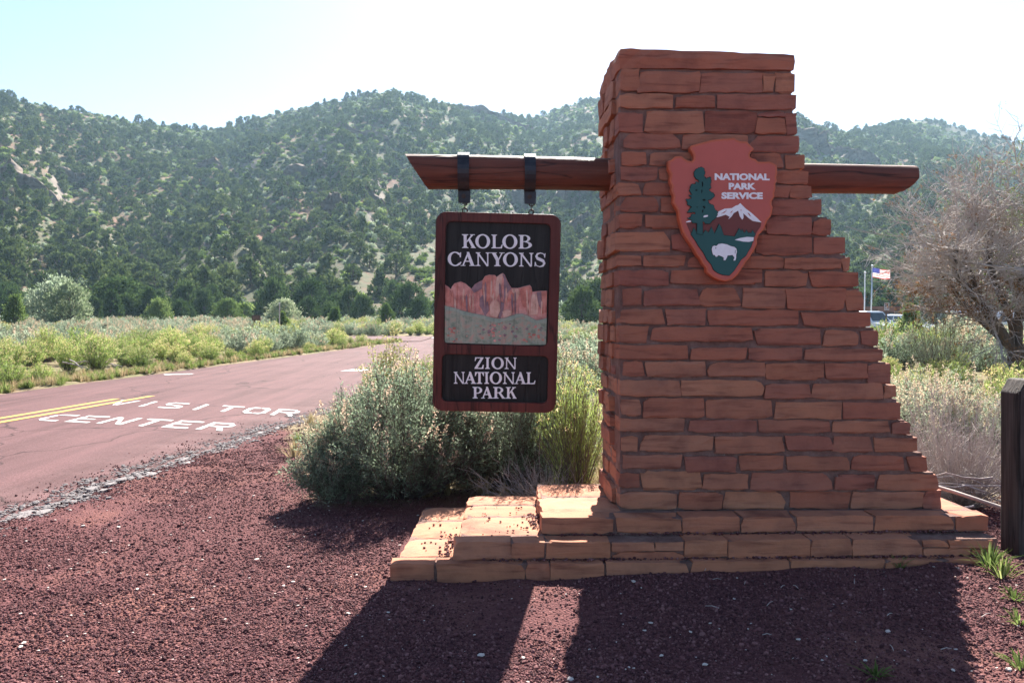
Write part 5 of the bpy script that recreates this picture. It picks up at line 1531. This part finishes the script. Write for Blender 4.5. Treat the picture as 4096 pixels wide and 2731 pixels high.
# grass along the road edges and under the bushes
gx, gy = [], []
r_ = np.random.default_rng(31)
for n, f in ((2600, lambda y, k: road_l(y) - .15 - np.abs(r_.normal(size=k)) * .9), (50, lambda y, k: road_r(y) + .5 + np.abs(r_.normal(size=k)) * 1.2)):
    y = 9.3 + r_.random(n) ** 1.3 * 45 if n > 1000 else 9 + r_.random(n) * 16
    gx.append(f(y, n)); gy.append(y)
y = 7.2 + r_.random(500) * 4; gx.append(-1.2 + r_.random(500) * 7.5); gy.append(y)
gx = np.concatenate(gx); gy = np.concatenate(gy); k = ~on_road(gx, gy, .05); gx, gy = gx[k], gy[k]
scatter("verge_grass", P_GRASS, np.stack([gx, gy, ground_z(gx, gy) - .01], -1), r_.uniform(.5, 1.5, len(gx)), r_.random(len(gx)) * 6.28, np.where(gx > -2.5, 2, 0) + r_.integers(0, 2, len(gx)) * np.where(gx > -2.5, 1, 2) + r_.integers(0, 2, len(gx)) * np.where(gx > -2.5, 0, 1), None, "short green and straw grass along the road edges and under bushes", "grass")

# grass tufts at the post
for i, (px, py, r, h, n, lab) in enumerate([(3960, 2300, .16, .17, 60, "bright grass tuft at the end of the lowest step by the post"), (4010, 2335, .13, .15, 45, "grass tuft right at the foot of the wooden post"), (4060, 2420, .10, .08, 30, "sparse grass tuft on the cinders below the post"), (4075, 2500, .10, .09, 30, "flattened pale grass tuft at the right frame edge"),
        (4085, 2660, .11, .09, 36, "grass tuft in the lower right corner"), (3600, 2285, .09, .09, 26, "small shaded green weed against the lowest step"), (3505, 2690, .10, .05, 40, "low shaded green weed in the pillar's shadow"), (1740, 2275, .04, .03, 10, "tiny weed at the lowest step's left joint")]):
    x, y, z = ground_pt(px, py, .02)
    o = link("grass_tuft", grass_geo(400 + i, r, h, n, .008).mesh("grass_tuft", [M['grass']])); o.location = (x, y, gz(x, y)); tag(o, lab, "grass")

# fallen grey branches on the far verge
for i in range(6):
    x0, y0, _ = ground_pt(250 + 28 * i, 1498 - 4 * i)
    a = r_.uniform(-.4, .3); l = r_.uniform(.7, 1.5)
    stick("dead_branch", [(x0 + math.cos(a) * l * t_, y0 + math.sin(a) * l * t_, .05 + .35 * (1 - t_) * r_.uniform(.6, 1.0)) for t_ in np.linspace(0, 1, 5)], .02, .007, M['deadwood'], "bleached dead branch lying at the far road edge, left", "branch", "dead branches at the far road edge")
# tall leaning stalk lines in the big bush are part of its twigs

# ------------------------------------------------------------------ half-dead tree on the right
def dead_tree(loc, seed):
    rnd = random.Random(seed)
    paths = {4: [], 5: [], 3: []}
    tips = []
    def grow(p, d, ln, r, lev):
        k = 5; pts = [p.copy()]; cur = p.copy(); dd = d.copy()
        for i in range(k - 1):
            dd = (dd + Vector((rnd.gauss(0, .16), rnd.gauss(0, .16), rnd.gauss(0, .13) + .03))).normalized()
            cur = cur + dd * ln / (k - 1); pts.append(cur.copy())
        r1 = r * (.62 if lev < 2 else .35)
        paths[5 if lev < 2 else 4 if lev < 3 else 3].append((pts, [r + (r1 - r) * i / (k - 1) for i in range(k)]))
        if lev >= 4:
            tips.append((cur.copy(), dd.copy())); return
        nch = [7, 12, 13, 8][lev]
        for c in range(nch):
            f = .25 + .75 * (c + rnd.random()) / nch
            i = min(int(f * (k - 1)), k - 2); q = pts[i].lerp(pts[i + 1], f * (k - 1) - i)
            ax = Vector((rnd.gauss(0, 1), rnd.gauss(0, 1), rnd.gauss(0, .6))).normalized()
            nd = (dd * .75 + ax * [.95, .85, .8, .8][lev] + Vector((0, 0, [.25, .10, .04, .0][lev]))).normalized()
            grow(q, nd, ln * [.78, .58, .55, .5][lev] * rnd.uniform(.7, 1.15), max([.03, .02, .012, .0075][lev], r1 * [.62, .5, .45, .5][lev]), lev + 1)
    for d, l, r in ((Vector((-.30, -.1, .95)), 3.2, .09), (Vector((.05, .2, 1)), 3.5, .11), (Vector((.6, -.1, .75)), 2.8, .10), (Vector((-.55, .1, .85)), 2.5, .08), (Vector((-.45, .3, .88)), 2.9, .10), (Vector((-.2, -.3, .95)), 3.3, .11)):
        grow(Vector((0, 0, .55)), d.normalized(), l, r, 1)
    root = empty("dead_juniper", loc, (0, 0, 0), "large half-dead juniper with bare grey branches and rusty lower needles at right", "tree")
    gt = Geo()
    gt.add(*tubes(np.array([[(.1, 0, -.1), (.05, 0, .2), (0, .03, .45), (-.03, 0, .8)]]), np.array([[.30, .24, .21, .17]]), 9))
    for pts, rr_ in paths[5]: gt.add(*tubes(np.array([[tuple(q) for q in pts]]), np.array([rr_]), 6))
    link("trunk", gt.mesh("trunk", [M['bark']], True), None, root)
    for key, nm in ((4, "branches"), (3, "twigs")):
        if paths[key]:
            g = Geo(); g.add(*tubes(np.array([[tuple(q) for q in pts] for pts, _ in paths[key]]), np.array([rr_ for _, rr_ in paths[key]]), key))
            link(nm, g.mesh(nm, [M['deadwood']]), None, root)
    T_ = np.array([tuple(a) for a, b in tips]); Dn = np.array([tuple(b) for a, b in tips])
    rg = np.random.default_rng(seed)
    low = (T_[:, 2] < 2.3) & (rg.random(len(T_)) < .5) | (rg.random(len(T_)) < .06)
    hi = (T_[:, 0] > -.6) & (T_[:, 2] > 2.2) & (fbm(T_[:, 0] * 1.2 + 40, T_[:, 2] * 1.2, 2, 3) > .5) & (rg.random(len(T_)) < .5)
    for mask, m, nm, nl in ((low, M['rust_leaf'], "rusty_needles", 9), (hi, M['green_shrub'], "green_needles", 12)):
        ti = np.repeat(np.where(mask)[0], nl); n = len(ti)
        g = Geo(); g.add(*leaves(T_[ti] + rg.normal(size=(n, 3)) * .05, Dn[ti] + rdir(n, rg) * .6, .07, .02, rg)); link(nm, g.mesh(nm, [m]), None, root)
    return root
dead_tree((12.0, 19.6, gz(12.0, 19.6)), 14)
# bright young juniper leaning left of the dead tree
place_tree(3640, 1215, 30, 1, "small bright green juniper leaning among the sage in front of the visitor building", .9, M['green_shrub'], "juniper_tree", .5)
near_sage(10.6, 20.5, .9, .8, 1.75, 170, "tall dark-stemmed sagebrush standing up before the visitor building", 160, .1, 0, 7, 9)

# ------------------------------------------------------------------ visitor centre, flag, signs, cars
def P3(px, py, y): return at_depth(px, py, y)
M['adobe'] = mat_plain("brown_plaster", (.24, .13, .095), .9, .1, .12, 3)
M['fascia'] = mat_plain("dark_red_fascia", (.12, .05, .042), .7, .2, .1, 3)
M['glass'] = mat_plain("dark_window_glass", (.03, .035, .04), .08, .6, .1, 2)
M['white_metal'] = mat_plain("white_metal", (.75, .75, .76), .4, .4, .05, 3)
M['alu'] = mat_plain("aluminium_pole", (.55, .56, .58), .35, .5, .06, 3, metallic=.7)
M['brown_sign'] = mat_plain("brown_sign_paint", (.09, .045, .03), .5, .3, .1, 6)
M['orange'] = mat_plain("orange_cloth", (.6, .2, .05), .8, .2, .1, 6)
BY = 66.0
vx = lambda px: (px - CX) / FPX * BY
vc = empty("visitor_center", (vx(3640), BY, 0), (0, 0, 0), "low flat-roofed brown visitor building behind the parked cars", "building")
ox = vx(3640)
box("wall", vx(3478) - ox, vx(3580) - ox, 0, 8, -.2, 1.6 + (HY - 1226) / FPX * BY, M['adobe'], vc)
box("wall", vx(3580) - ox, vx(3960) - ox, 1.5, 8, -.2, 2.0, M['adobe'], vc)
rf = box("roof", vx(3575) - ox, vx(3970) - ox, .2, 8.2, 1.75, 2.12, M['fascia'], vc)
for a, b, z0, z1 in ((3492, 3508, .0, 1.8), (3530, 3548, .55, 1.62), (3556, 3574, .55, 1.62)):
    w = box("window" if z0 else "door", vx(a) - ox, vx(b) - ox, -.06, -.02, z0, z1, M['glass'], vc)
    box("frame", vx(a) - ox - .05, vx(b) - ox + .05, -.03, .03, z0 - .05, z1 + .06, M['fascia'], w)
for k in range(6):
    a = 3600 + k * 58
    w = box("window", vx(a) - ox, vx(a + 36) - ox, 1.42, 1.47, .7, 1.7, M['glass'], vc)
    box("frame", vx(a) - ox - .05, vx(a + 36) - ox + .05, 1.45, 1.54, .65, 1.75, M['fascia'], w)

def pole(name, px, top, y, r, mat, label, lean=0.0):
    x, _, zt = P3(px, top, y)
    root = empty(name, (x, y, 0), (0, R(lean), 0), label, "pole")
    pl = Poly(); pl.add(*lathe([(r * 1.15, -.2), (r, zt * .5), (r * .75, zt)], 12)); pl.obj("shaft", mat, root, True)
    pl = Poly(); pl.add(*lathe([(.01, zt), (r * 1.5, zt + r), (r * 1.8, zt + 2 * r), (r * 1.4, zt + 3.2 * r), (.01, zt + 4 * r)], 12)); pl.obj("finial", mat, root, True)
    return root
FY = 58.0
pole("flagpole", 3482, 1070, FY, .05, M['alu'], "slim metal flagpole carrying the striped flag", 1.5)
pole("bare_pole", 3456, 1095, 60.0, .045, M['white_metal'], "thin white pole without flag next to the stepped pillar edge", 1.0)
# flag: each stripe and the canton are cloth panels
fx, _, fz = P3(3490, 1073, FY)
M['flag_red'] = mat_leaf("flag_red_cloth", (.50, .03, .04), (.52, .03, .04), (.54, .035, .045), .45)
M['flag_white'] = mat_leaf("flag_white_cloth", (.76, .75, .74), (.78, .77, .76), (.8, .79, .78), .45)
M['flag_blue'] = mat_leaf("flag_blue_cloth", (.03, .04, .22), (.032, .043, .23), (.034, .046, .24), .45)
flag = empty("flag", (fx, FY, fz), (0, 0, 0), "small red and white striped flag with blue canton flying to the right", "flag")
FW, FH = 1.28, .66
def fpt(a, b, off=0.0):
    return (a * FW, .09 * math.sin(a * 7 + b * 1.2) * (a + .1) + off, -b * FH - .10 * a + .04 * math.sin(a * 6 + 1))
def fpanel(name, a0, a1, b0, b1, mat, off=0.0, na=14):
    v = []; 
    for i in range(na + 1):
        for b in (b0, b1): v.append(fpt(a0 + (a1 - a0) * i / na, b, off))
    link(name, pymesh(name, v, [(2 * i, 2 * i + 1, 2 * i + 3, 2 * i + 2) for i in range(na)]), mat, flag)
for k in range(13):
    fpanel("stripe", .4 if k < 7 else 0.0, 1.0, k / 13, (k + 1) / 13, M['flag_red'] if k % 2 == 0 else M['flag_white'])
fpanel("canton", 0, .4, 0, 7 / 13, M['flag_blue'])
pl = Poly()
for r in range(9):
    for c in range(6 if r % 2 == 0 else 5):
        a = .4 * ((c + .5 + (.5 if r % 2 else 0)) / 6.0 - .0); b = 7 / 13 * (r + .5) / 9
        for off in (-.006, .006):
            p = fpt(a, b, off); s = .012
            pl.add([(p[0] - s, p[1], p[2] - s), (p[0] + s, p[1], p[2] - s), (p[0] + s, p[1], p[2] + s), (p[0] - s, p[1], p[2] + s)], [(0, 1, 2, 3)])
st = pl.obj("stars", M['flag_white'], flag); st["kind"] = "stuff"

# brown restroom sign
SY = 52.0
sx0, _, sz1 = P3(3537, 1211, SY); sx1, _, sz0 = P3(3557, 1241, SY)
rsn = empty("roadside_sign", ((sx0 + sx1) / 2, SY, 0), (0, 0, 0), "brown sign with two white round symbols in front of the visitor building", "sign")
w = (sx1 - sx0) / 2
box("sign_post", -.04, .04, .03, .1, -.2, sz1, M['brown_sign'], rsn)
pn = box("sign_panel", -w, w, 0, .03, sz0, sz1, M['brown_sign'], rsn)
pl = Poly()
for a0, a1, b0, b1 in ((-w + .01, w - .01, sz1 - .035, sz1 - .012), (-w + .01, w - .01, sz0 + .012, sz0 + .035), (-w + .01, -w + .03, sz0 + .036, sz1 - .036), (w - .03, w - .01, sz0 + .036, sz1 - .036)):
    pl.add(*box_vf(a0, a1, -.006, -.001, b0, b1))
pl.obj("border", M['white_metal'], pn)
for c in (-w * .45, w * .45):
    pl = Poly(); pl.add(*lathe([(w * .33, -.008), (w * .33, -.001)], 16, (c, 0, sz1 - .15), 'Y')); s_ = pl.obj("symbol", M['white_metal'], pn)
    pl = Poly(); pl.add(*lathe([(.025, -.012), (.025, -.009)], 8, (c, 0, sz1 - .10), 'Y')); pl.add(*box_vf(c - .03, c + .03, -.0125, -.009, sz1 - .23, sz1 - .13)); pl.obj("symbol_figure", M['brown_sign'], pn)
for k in range(3):
    box("text_line", -w * .6, w * .6, -.007, -.001, sz0 + .08 + .055 * k, sz0 + .105 + .055 * k, M['white_metal'], pn)

# small brown sign and marker post across the road
x, y, _ = P3(1025, 1290, 44.0)
ss = empty("trail_sign", (x, 44.0, 0), (0, 0, R(-8)), "small brown board on two short posts among the sage across the road", "sign")
for sx in (-.13, .16): box("sign_post", sx - .04, sx + .04, .02, .09, -.2, 1.42, M['brown_sign'], ss, .006)
box("sign_board", -.24, .24, -.03, .015, 1.18, 1.46, M['brown_sign'], ss, .006)
for k in range(3): box("text_line", -.18, .18, -.036, -.031, 1.24 + .06 * k, 1.265 + .06 * k, M['adobe'], ss)
x, y, _ = P3(1118, 1290, 42.0)
mp = empty("marker_post", (x, 42.0, 0), (0, 0, 0), "thin tan marker stake right of the small brown sign", "post")
box("stake", -.025, .025, -.025, .025, -.2, 2.05, M['deadwood'], mp, .004)
box("stake_cap", -.03, .03, -.03, .03, 2.052, 2.10, M['white_metal'], mp, .004)

# parked cars
M['tyre'] = mat_plain("black_tyre", (.02, .02, .02), .8, .2, .1, 6)
M['chrome'] = mat_plain("bright_rim", (.5, .5, .52), .25, .5, .05, 6, metallic=.9)
M['lamp_lens'] = mat_plain("lamp_lens", (.6, .6, .58), .15, .5, .05, 6)
def car_meshes(suv):
    L, W_, belt, roof = (4.6, 1.82, 1.0, 1.68) if suv else (4.5, 1.78, .92, 1.45)
    hw = W_ / 2
    sec = [(-L / 2, .38, .72, .80), (-L / 2 + .12, .25, .86, .93), (-L / 2 + .7, .22, belt, 1.0), (0, .2, belt + .01, 1.0), (L / 2 - 1.35, .2, belt - .02, 1.0), (L / 2 - .5, .22, belt - .14, .97), (L / 2 - .1, .27, belt - .28, .9), (L / 2, .38, .6, .8)]
    v = []; f = []
    for x, zb, zt, k in sec:
        h = hw * k
        v += [(x, -h * .92, zb), (x, -h, zb + .15), (x, -h, (zb + zt) / 2 + .08), (x, -h * .93, zt), (x, h * .93, zt), (x, h, (zb + zt) / 2 + .08), (x, h, zb + .15), (x, h * .92, zb)]
    n = 8
    for i in range(len(sec) - 1):
        for j in range(n): f.append((i * n + j, i * n + (j + 1) % n, (i + 1) * n + (j + 1) % n, (i + 1) * n + j))
    f += [tuple(range(n)), tuple((len(sec) - 1) * n + j for j in range(n))]
    body = (v, f)
    xr0, xr1, xb0, xb1 = (-L / 2 + .25, .55, -L / 2 + .12, 1.15) if suv else (-1.15, .45, -1.75, 1.1)
    v = [(xb0, -hw * .92, belt - .02), (xb1, -hw * .92, belt - .04), (xb1, hw * .92, belt - .04), (xb0, hw * .92, belt - .02),
         (xr0, -hw * .74, roof - .02), (xr1, -hw * .74, roof - .02), (xr1, hw * .74, roof - .02), (xr0, hw * .74, roof - .02), (xr0 + .2, -hw * .6, roof + .02), (xr1 - .25, -hw * .6, roof + .02), (xr1 - .25, hw * .6, roof + .02), (xr0 + .2, hw * .6, roof + .02)]
    f = [(0, 1, 5, 4), (1, 2, 6, 5), (2, 3, 7, 6), (3, 0, 4, 7), (4, 5, 9, 8), (5, 6, 10, 9), (6, 7, 11, 10), (7, 4, 8, 11), (8, 9, 10, 11)]
    cab = (v, f)
    def pane(q, a0, a1, b0, b1):
        P_ = [Vector(v[i]) for i in q]
        nrm = (P_[1] - P_[0]).cross(P_[3] - P_[0]).normalized() * .012
        def at(a, b): return (P_[0].lerp(P_[1], a)).lerp(P_[3].lerp(P_[2], a), b) + nrm
        return [tuple(at(a0, b0)), tuple(at(a1, b0)), tuple(at(a1, b1)), tuple(at(a0, b1))]
    panes = [pane((0, 1, 5, 4), .10, .47, .12, .86), pane((0, 1, 5, 4), .52, .86, .12, .86), pane((2, 3, 7, 6), .14, .48, .12, .86), pane((2, 3, 7, 6), .53, .90, .12, .86), pane((1, 2, 6, 5), .06, .94, .1, .9), pane((3, 0, 4, 7), .08, .92, .12, .88)]
    return L, hw, body, cab, panes
def car(loc, rz, paint, label, suv=False):
    L, hw, body, cab, panes = car_meshes(suv)
    root = empty("parked_car", loc, (0, 0, rz), label, "car", "cars parked at the visitor building")
    pl = Poly(); pl.add(*body); b = pl.obj("body", paint, root, False)
    pl = Poly(); pl.add(*cab); c = pl.obj("cabin", paint, root, False)
    for q in panes: link("window", pymesh("window", q, [(0, 1, 2, 3)]), M['glass'], c)
    for x in (-L / 2 + .85, L / 2 - .85):
        for s in (-1, 1):
            w = Poly(); w.add(*lathe([(.2, -.1), (.32, -.1), (.335, -.05), (.335, .05), (.32, .1), (.2, .1)], 18, (x, s * (hw - .08), .335), 'Y')); wo_ = w.obj("wheel", M['tyre'], root, False)
            w = Poly(); w.add(*lathe([(.2, -.112), (.06, -.105), (.05, .105), (.2, .112)], 14, (x, s * (hw - .08), .335), 'Y')); w.obj("rim", M['chrome'], wo_)
    for s in (-.62, .62):
        box("headlight", L / 2 - .08, L / 2 - .01, s - .14, s + .14, .58, .68, M['lamp_lens'], root, .01)
        box("tail_light", -L / 2 + .0, -L / 2 + .07, s - .12, s + .12, .66, .78, M['flag_red'], root, .01)
    for s in (-1, 1): box("mirror", .95, 1.08, s * (hw + .02) - .07, s * (hw + .02) + .07, .95, 1.08, paint, root, .015)
    return root
def paint(name, col):
    t = NT(name); c = t.coords('Object'); n = t.noise(c, 2, 3)
    cc = t.ramp(n, [(.3, tuple(x * .93 for x in col)), (.7, col)])
    t.principled(cc, .22, None, .5); 
    for nd in t.t.nodes:
        if nd.type == 'BSDF_PRINCIPLED': nd.inputs['Coat Weight'].default_value = .6
    return t.m
CY = 56.0
cxp = lambda px, y=CY: (px - CX) / FPX * y
car((cxp(3475), CY, 0), R(-70), paint("white_car_paint", (.7, .72, .74)), "pale car with dark windows half hidden by the stepped pillar edge", True)
car((cxp(3540, 60), 60, 0), R(-85), paint("navy_car_paint", (.03, .05, .12)), "dark blue car behind the pale one next to the pillar")
car((cxp(3625), CY, 0), R(-80), paint("silver_car_paint", (.55, .58, .6)), "silver car showing between the sage bushes by the bright juniper")
car((cxp(3860, 54), 54, 0), R(-95), paint("grey_van_paint", (.10, .11, .14)), "dark grey van left of the white car under the dead tree", True)
car((cxp(3975, 50), 50, 0), R(-160), paint("bright_white_paint", (.8, .8, .8)), "bright white car glinting beneath the dead tree's branches", True)

# ------------------------------------------------------------------ cinders and small stones
def lump_mesh(seed, mat):
    r_ = np.random.default_rng(seed)
    bm = bmesh.new(); bmesh.ops.create_icosphere(bm, subdivisions=1, radius=.5)
    for v in bm.verts: v.co *= r_.uniform(.72, 1.2); v.co.z *= .8
    me = bpy.data.meshes.new("cinder"); bm.to_mesh(me); bm.free(); me.materials.append(mat); return me
P_CIN = [lump_mesh(i, M['cinder']) for i in range(5)]
P_PALE = [lump_mesh(20 + i, M['pale_pebble']) for i in range(3)]
def in_steps(x, y):
    u = (x - M0[0]) * DU[0] + (y - M0[1]) * DU[1]; v = (x - M0[0]) * DV[0] + (y - M0[1]) * DV[1]
    return (u > -1.45) & (u < 2.32) & (v > -.46) & (v < 1.07)
r_ = np.random.default_rng(90)
N = 640000
y = 2.9 + r_.random(N) ** 1.5 * 10.5; x = r_.uniform(-.75, .75, N) * y
k = (x > road_r(y) - .1 - np.abs(r_.normal(size=N)) * .25) & ~in_steps(x, y) & (y < 7.2 + np.clip(-1.5 - x, 0, 1.8) * 3.0 + r_.normal(size=N) * .6)
k &= fbm(x * .9, y * .9, 3, 8) + r_.normal(size=N) * .13 > .40
k &= ~((x < road_r(y)) & (r_.random(N) < .75))
x, y = x[k], y[k]; s = r_.gamma(3.2, .0026, len(x)) * np.interp(y, [3, 7, 12], [.95, 1.1, 1.6]); s = np.clip(s, .004, .034)
zc_ = np.where(x < road_r(y) - .06, .018, ground_z(x, y))
scatter("cinder_gravel", P_CIN, np.stack([x, y, zc_ + s * .15], -1), np.stack([s, s, s * .9], -1), r_.random(len(x)) * 6.28, r_.integers(0, 5, len(x)), r_.normal(size=(len(x), 2)) * .5, "dark red volcanic cinder gravel covering the foreground", "gravel")
N = 1100
y = 3.2 + r_.random(N) ** 1.2 * 4.5; x = r_.uniform(-.7, .7, N) * y; k = (x > road_r(y) + .05) & ~in_steps(x, y); x, y = x[k], y[k]
s = np.clip(r_.gamma(2.2, .0040, len(x)), .004, .03)
scatter("pale_pebbles", P_PALE, np.stack([x, y, ground_z(x, y) + s * .3], -1), np.stack([s * 1.3, s, s * .6], -1), r_.random(len(x)) * 6.28, r_.integers(0, 3, len(x)), None, "small pale pebbles strewn over the red cinders", "pebbles")
# pale crushed stone and crumbs along the broken road edge
N = 5200
y = 5.2 + r_.random(N) ** 1.2 * 8.5
ed = road_r(y) + (fbm(y * 2.3, y * 0 + 8, 4, 71) - .5) * .30
x = ed + r_.normal(size=N) * .11 + .02 + (fbm(y * 1.5, y * 0, 3, 5) - .5) * .25
s = np.clip(r_.gamma(3, .0055, N), .006, .035)
scatter("road_edge_crumbs", [lump_mesh(40 + i, M['edge']) for i in range(3)], np.stack([x, y, np.where(x < ed - .05, .02, .0) + s * .25], -1), np.stack([s * 1.2, s * 1.2, s * .6], -1), r_.random(N) * 6.28, r_.integers(0, 3, N), None, "pale grey crumbs of broken asphalt along the near road edge", "gravel")
# loose cinders lying on the steps, gathered in the inner corners
uu = np.concatenate([r_.normal(-.545, .03, 110), r_.normal(-1.10, .025, 90), r_.uniform(-1.35, -.55, 60), r_.uniform(-.9, 2.2, 420), r_.uniform(-.4, 2.2, 260)])
vv = np.concatenate([r_.uniform(-.1, .3, 110), r_.uniform(-.3, .2, 90), r_.uniform(-.25, .6, 60), r_.normal(-.392, .010, 420), r_.normal(-.245, .012, 260)])
zz = np.concatenate([np.full(110, .204), np.full(90, .092), np.where(r_.random(60) < .5, 0, 0) + .204, np.full(420, .092), np.full(260, .204)])
zz[200:260] = np.where(uu[200:260] < -1.08, .092, .204)
w_ = M0[None] + uu[:, None] * DU[None] + vv[:, None] * DV[None]
s = np.clip(r_.gamma(4, .0032, len(uu)), .006, .024)
scatter("step_cinders", P_CIN, np.stack([w_[:, 0], w_[:, 1], zz + s * .3], -1), s, r_.random(len(uu)) * 6.28, r_.integers(0, 5, len(uu)), None, "loose cinders caught in the corners of the stone steps", "gravel")
# twigs lying on the ground
for i in range(14):
    x, y, _ = ground_pt(r_.uniform(2700, 3950), r_.uniform(2290, 2660)); a = r_.random() * 3; l = r_.uniform(.04, .10)
    stick("twig", [(x, y, gz(x, y) + .012), (x + math.cos(a) * l * .5, y + math.sin(a) * l * .5, gz(x, y) + .018), (x + math.cos(a) * l, y + math.sin(a) * l, gz(x, y) + .012)], .0022, .0012, M['deadwood'], "short straw-coloured twig lying on the cinders before the monument", "twig", "twigs on the cinders")

# ------------------------------------------------------------------ valley haze
HZ = NT("valley_haze")
pv = HZ.n("VolumePrincipled")
pv.inputs['Color'].default_value = (.52, .77, 1.0, 1)
pv.inputs['Density'].default_value = .00021
pv.inputs['Anisotropy'].default_value = .35
HZ.l(pv.outputs[0], HZ.out.inputs['Volume'])
v, f = box_vf(-1900, 1900, -200, 1900, -3, 158)
hz = link("haze", pymesh("haze", v, f), HZ.m)
tag(hz, "thin bluish haze filling the valley air", "haze", None, "stuff")
